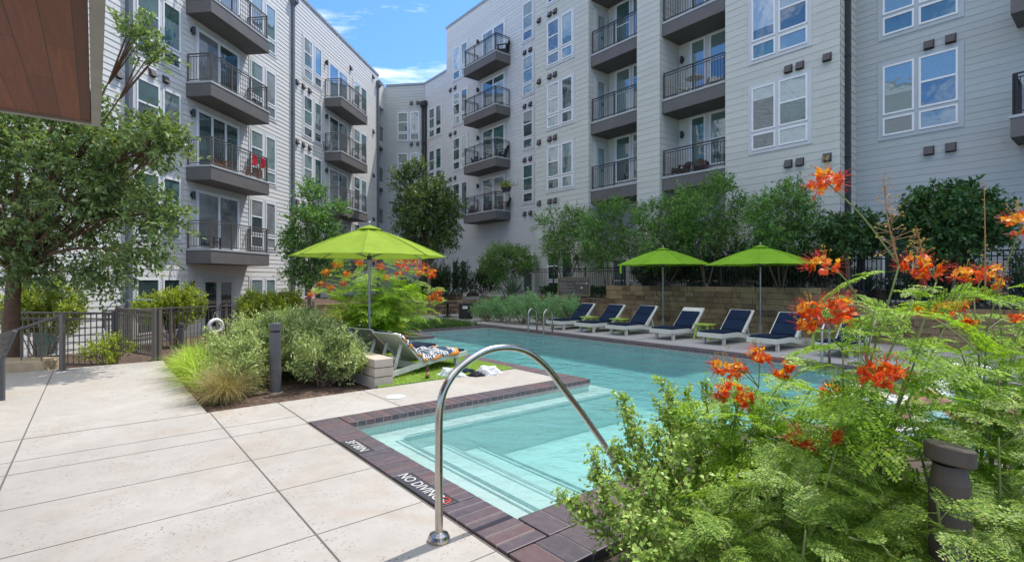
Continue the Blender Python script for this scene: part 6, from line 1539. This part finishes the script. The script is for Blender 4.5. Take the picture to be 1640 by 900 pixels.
# the foreground bed
paradise('tall foreground shrub with the highest red flower heads and bud spikes', (1.72, 2.75, 0), [at(1440, 425, 2.25), at(1370, 470, 2.3), at(1400, 500, 2.1), at(1500, 450, 2.5), at(1460, 480, 2.2), at(1350, 560, 2.2), at(1480, 540, 2.3), at(1540, 470, 2.7)], 15, 0.30, 5,
    [(at(1322, 290, 2.2), .065), (at(1320, 428, 2.2), .062), (at(1300, 498, 2.1), .05), (at(1335, 500, 2.1), .065), (at(1352, 492, 2.15), .05), (at(1290, 522, 2.1), .04), (at(1465, 428, 2.4), .07), (at(1488, 434, 2.4), .05), (at(1400, 600, 2.0), .07), (at(1432, 598, 2.0), .04)],
    [(at(1438, 420, 2.25), at(1414, 283, 2.25), 46, 0.085), (at(1478, 412, 2.3), at(1468, 365, 2.3), 26, 0.05), (at(1578, 470, 2.6), at(1576, 290, 2.6), 10, 0.012)])
paradise('foreground shrub with small flower heads in front of the loungers', (1.35, 3.1, 0), [at(1215, 620, 2.9), at(1180, 660, 2.8), at(1260, 600, 3.0), at(1300, 620, 2.8), at(1130, 640, 3.0), at(1240, 660, 2.6), at(1330, 640, 2.7), at(1170, 720, 2.6)], 13, 0.30, 6,
    [(at(1218, 570, 2.9), .06), (at(1160, 588, 2.9), .07), (at(1183, 592, 2.9), .05), (at(1168, 630, 2.8), .085), (at(1192, 640, 2.8), .05), (at(1262, 585, 3.0), .035), (at(1255, 600, 3.0), .04), (at(1280, 704, 2.4), .05), (at(1298, 712, 2.4), .035), (at(1330, 625, 2.7), .05)])
paradise('spreading foreground shrub at the right edge with scattered red blooms', (2.75, 3.0, 0), [at(1560, 480, 2.9), at(1600, 460, 3.0), at(1640, 480, 2.9), at(1580, 530, 2.7), at(1630, 560, 2.6), at(1530, 540, 2.9), at(1680, 440, 3.0), at(1600, 600, 2.5), at(1660, 620, 2.6), at(1520, 590, 2.8)], 16, 0.29, 7,
    [(at(1545, 440, 2.9), .055), (at(1578, 443, 2.9), .045), (at(1592, 432, 3.0), .03), (at(1595, 455, 3.0), .035), (at(1636, 362, 2.4), .075), (at(1510, 495, 2.7), .04), (at(1535, 492, 2.7), .035), (at(1480, 500, 2.6), .03), (at(1550, 520, 2.7), .035), (at(1630, 512, 2.7), .03)])
paradise('low leafy foreground shrub in front of the small leaved bush', (1.15, 2.25, 0), [at(1180, 760, 2.2), at(1240, 740, 2.1), at(1120, 800, 2.1), at(1300, 760, 2.0), at(1220, 830, 1.9), at(1340, 720, 2.2), at(1160, 860, 1.9), at(1290, 850, 1.8)], 13, 0.25, 8, (), (), None, 'fern_blue', low=0.05)
paradise('leafy foreground shrub around the bronze bollard', (1.95, 2.35, 0), [at(1420, 700, 2.2), at(1450, 640, 2.4), at(1390, 800, 1.9), at(1600, 700, 2.1), at(1640, 780, 1.9), at(1580, 640, 2.3), at(1360, 860, 1.8), at(1420, 880, 1.7), at(1650, 680, 2.2), at(1500, 800, 1.72), at(1545, 850, 1.65)], 12, 0.26, 9, [(at(1345, 700, 2.2), .03)], (), None, 'fern_blue', low=0.05)
paradise('dense dark leafed foreground shrub at the lower right corner', (2.6, 2.2, 0), [at(1620, 640, 2.3), at(1680, 700, 2.2), at(1600, 820, 1.9), at(1700, 820, 2.0), at(1650, 880, 1.8), at(1590, 760, 2.1), at(1640, 560, 2.5)], 13, 0.27, 10, (), (), None, 'fern_blue', low=0.05)
paradise('leafy shrub filling the back of the foreground bed beside the pool', (2.1, 3.7, 0), [at(1380, 600, 3.4), at(1330, 650, 3.2), at(1430, 620, 3.4), at(1460, 580, 3.5), at(1300, 700, 3.0), at(1380, 680, 3.0), at(1500, 640, 3.2)], 12, 0.30, 12, (), (), None, 'fern', low=0.1)
# small-leaved bush at the bed's near corner
def sprig_bush(label, base, tips, seed, mat, n_side=8, L=0.027):
    r = np.random.default_rng(seed); base = np.array(base, float); t = thing('small_leaf_bush', label, 'shrub', base); m = MB(); ST, DR, TL = [], [], []
    for tp_ in tips:
        tp_ = np.array(tp_, float); b_ = base + np.array([r.normal(0, 0.10), r.normal(0, 0.10), -0.03]); md = (b_ + tp_) / 2 + np.array([r.normal(0, 0.05), r.normal(0, 0.05), 0.08]); pth = np.array(smooth_path([b_, md, tp_], 6)); m.tube(pth, list(np.linspace(0.006, 0.002, len(pth))), 5)
        for i in range(2, len(pth)):
            d_ = unit(pth[i] - pth[i - 1]); ST.append(pth[i - 1]); DR.append(d_); TL.append(np.linalg.norm(pth[i] - pth[i - 1]))
            for _ in range(n_side if i > 3 else 3):
                sd = unit(d_ * 0.5 + r.normal(0, 0.7, 3) + np.array([0, 0, 0.15])); l = r.uniform(0.06, 0.16) * (1.15 - i / len(pth) * 0.6); ST.append(pth[i]); DR.append(sd); TL.append(l); m.tube([pth[i], pth[i] + sd * l], [0.002, 0.001], 4)
    m.build('stem', M['stem_tan'], t, off=base); faces_obj('foliage', twig_leaves(r, np.array(ST) - base, np.array(DR), np.array(TL), 9, L, L * 0.72, 0.75, 0.05), M[mat], t)
sprig_bush('pale green bush of tiny round leaves at the brick coping corner', (0.92, 2.75, 0), [at(u, v, Y) for u, v, Y in ((1005, 670, 2.9), (905, 800, 2.7), (950, 735, 2.8), (1000, 640, 3.0), (1050, 690, 2.8), (980, 780, 2.5), (1040, 760, 2.4), (1090, 720, 2.6), (1010, 830, 2.3), (1060, 840, 2.2), (1100, 800, 2.3), (1120, 690, 2.7), (1030, 900, 2.05), (1100, 880, 2.05), (985, 720, 2.8), (1150, 780, 2.3), (1070, 640, 3.0))], 60, 'roundleaf')
sprig_bush('small leaved bush along the pool edge behind the flower stems', (1.25, 3.3, 0), [at(u, v, Y) for u, v, Y in ((1060, 610, 3.3), (1100, 630, 3.2), (1080, 680, 3.1), (1130, 620, 3.3), (1160, 660, 3.2), (1110, 700, 3.0), (1055, 650, 3.2), (1200, 650, 3.2), (1180, 600, 3.4))], 61, 'roundleaf', 6)
hp = at(811, 309, 30.2)
t = thing('hanging_planter', 'dark planter box with a leafy plant on the lowest dark balcony railing', 'planter', (*FB.T(FB.hit(812, 1.1)[0], 1.15, 6.95)[:2], 6.88))
m = MB(); m.hexa([(-0.22, -0.12, -0.12), (0.22, -0.12, -0.12), (0.22, 0.12, -0.12), (-0.22, 0.12, -0.12), (-0.30, -0.16, 0.14), (0.30, -0.16, 0.14), (0.30, 0.16, 0.14), (-0.30, 0.16, 0.14)]); m.build('pot', M['terra'], t)
r = np.random.default_rng(3); st = r.normal(0, 0.12, (60, 3)) * np.array([1.3, 0.6, 0.3]) + np.array([0, 0, 0.2]); dr = unit(r.normal(0, 0.6, (60, 3)) + np.array([0, 0, 0.8]))
faces_obj('foliage', twig_leaves(r, st, dr, 0.35, 9, 0.10, 0.05, 0.7), M['hedge'], t)
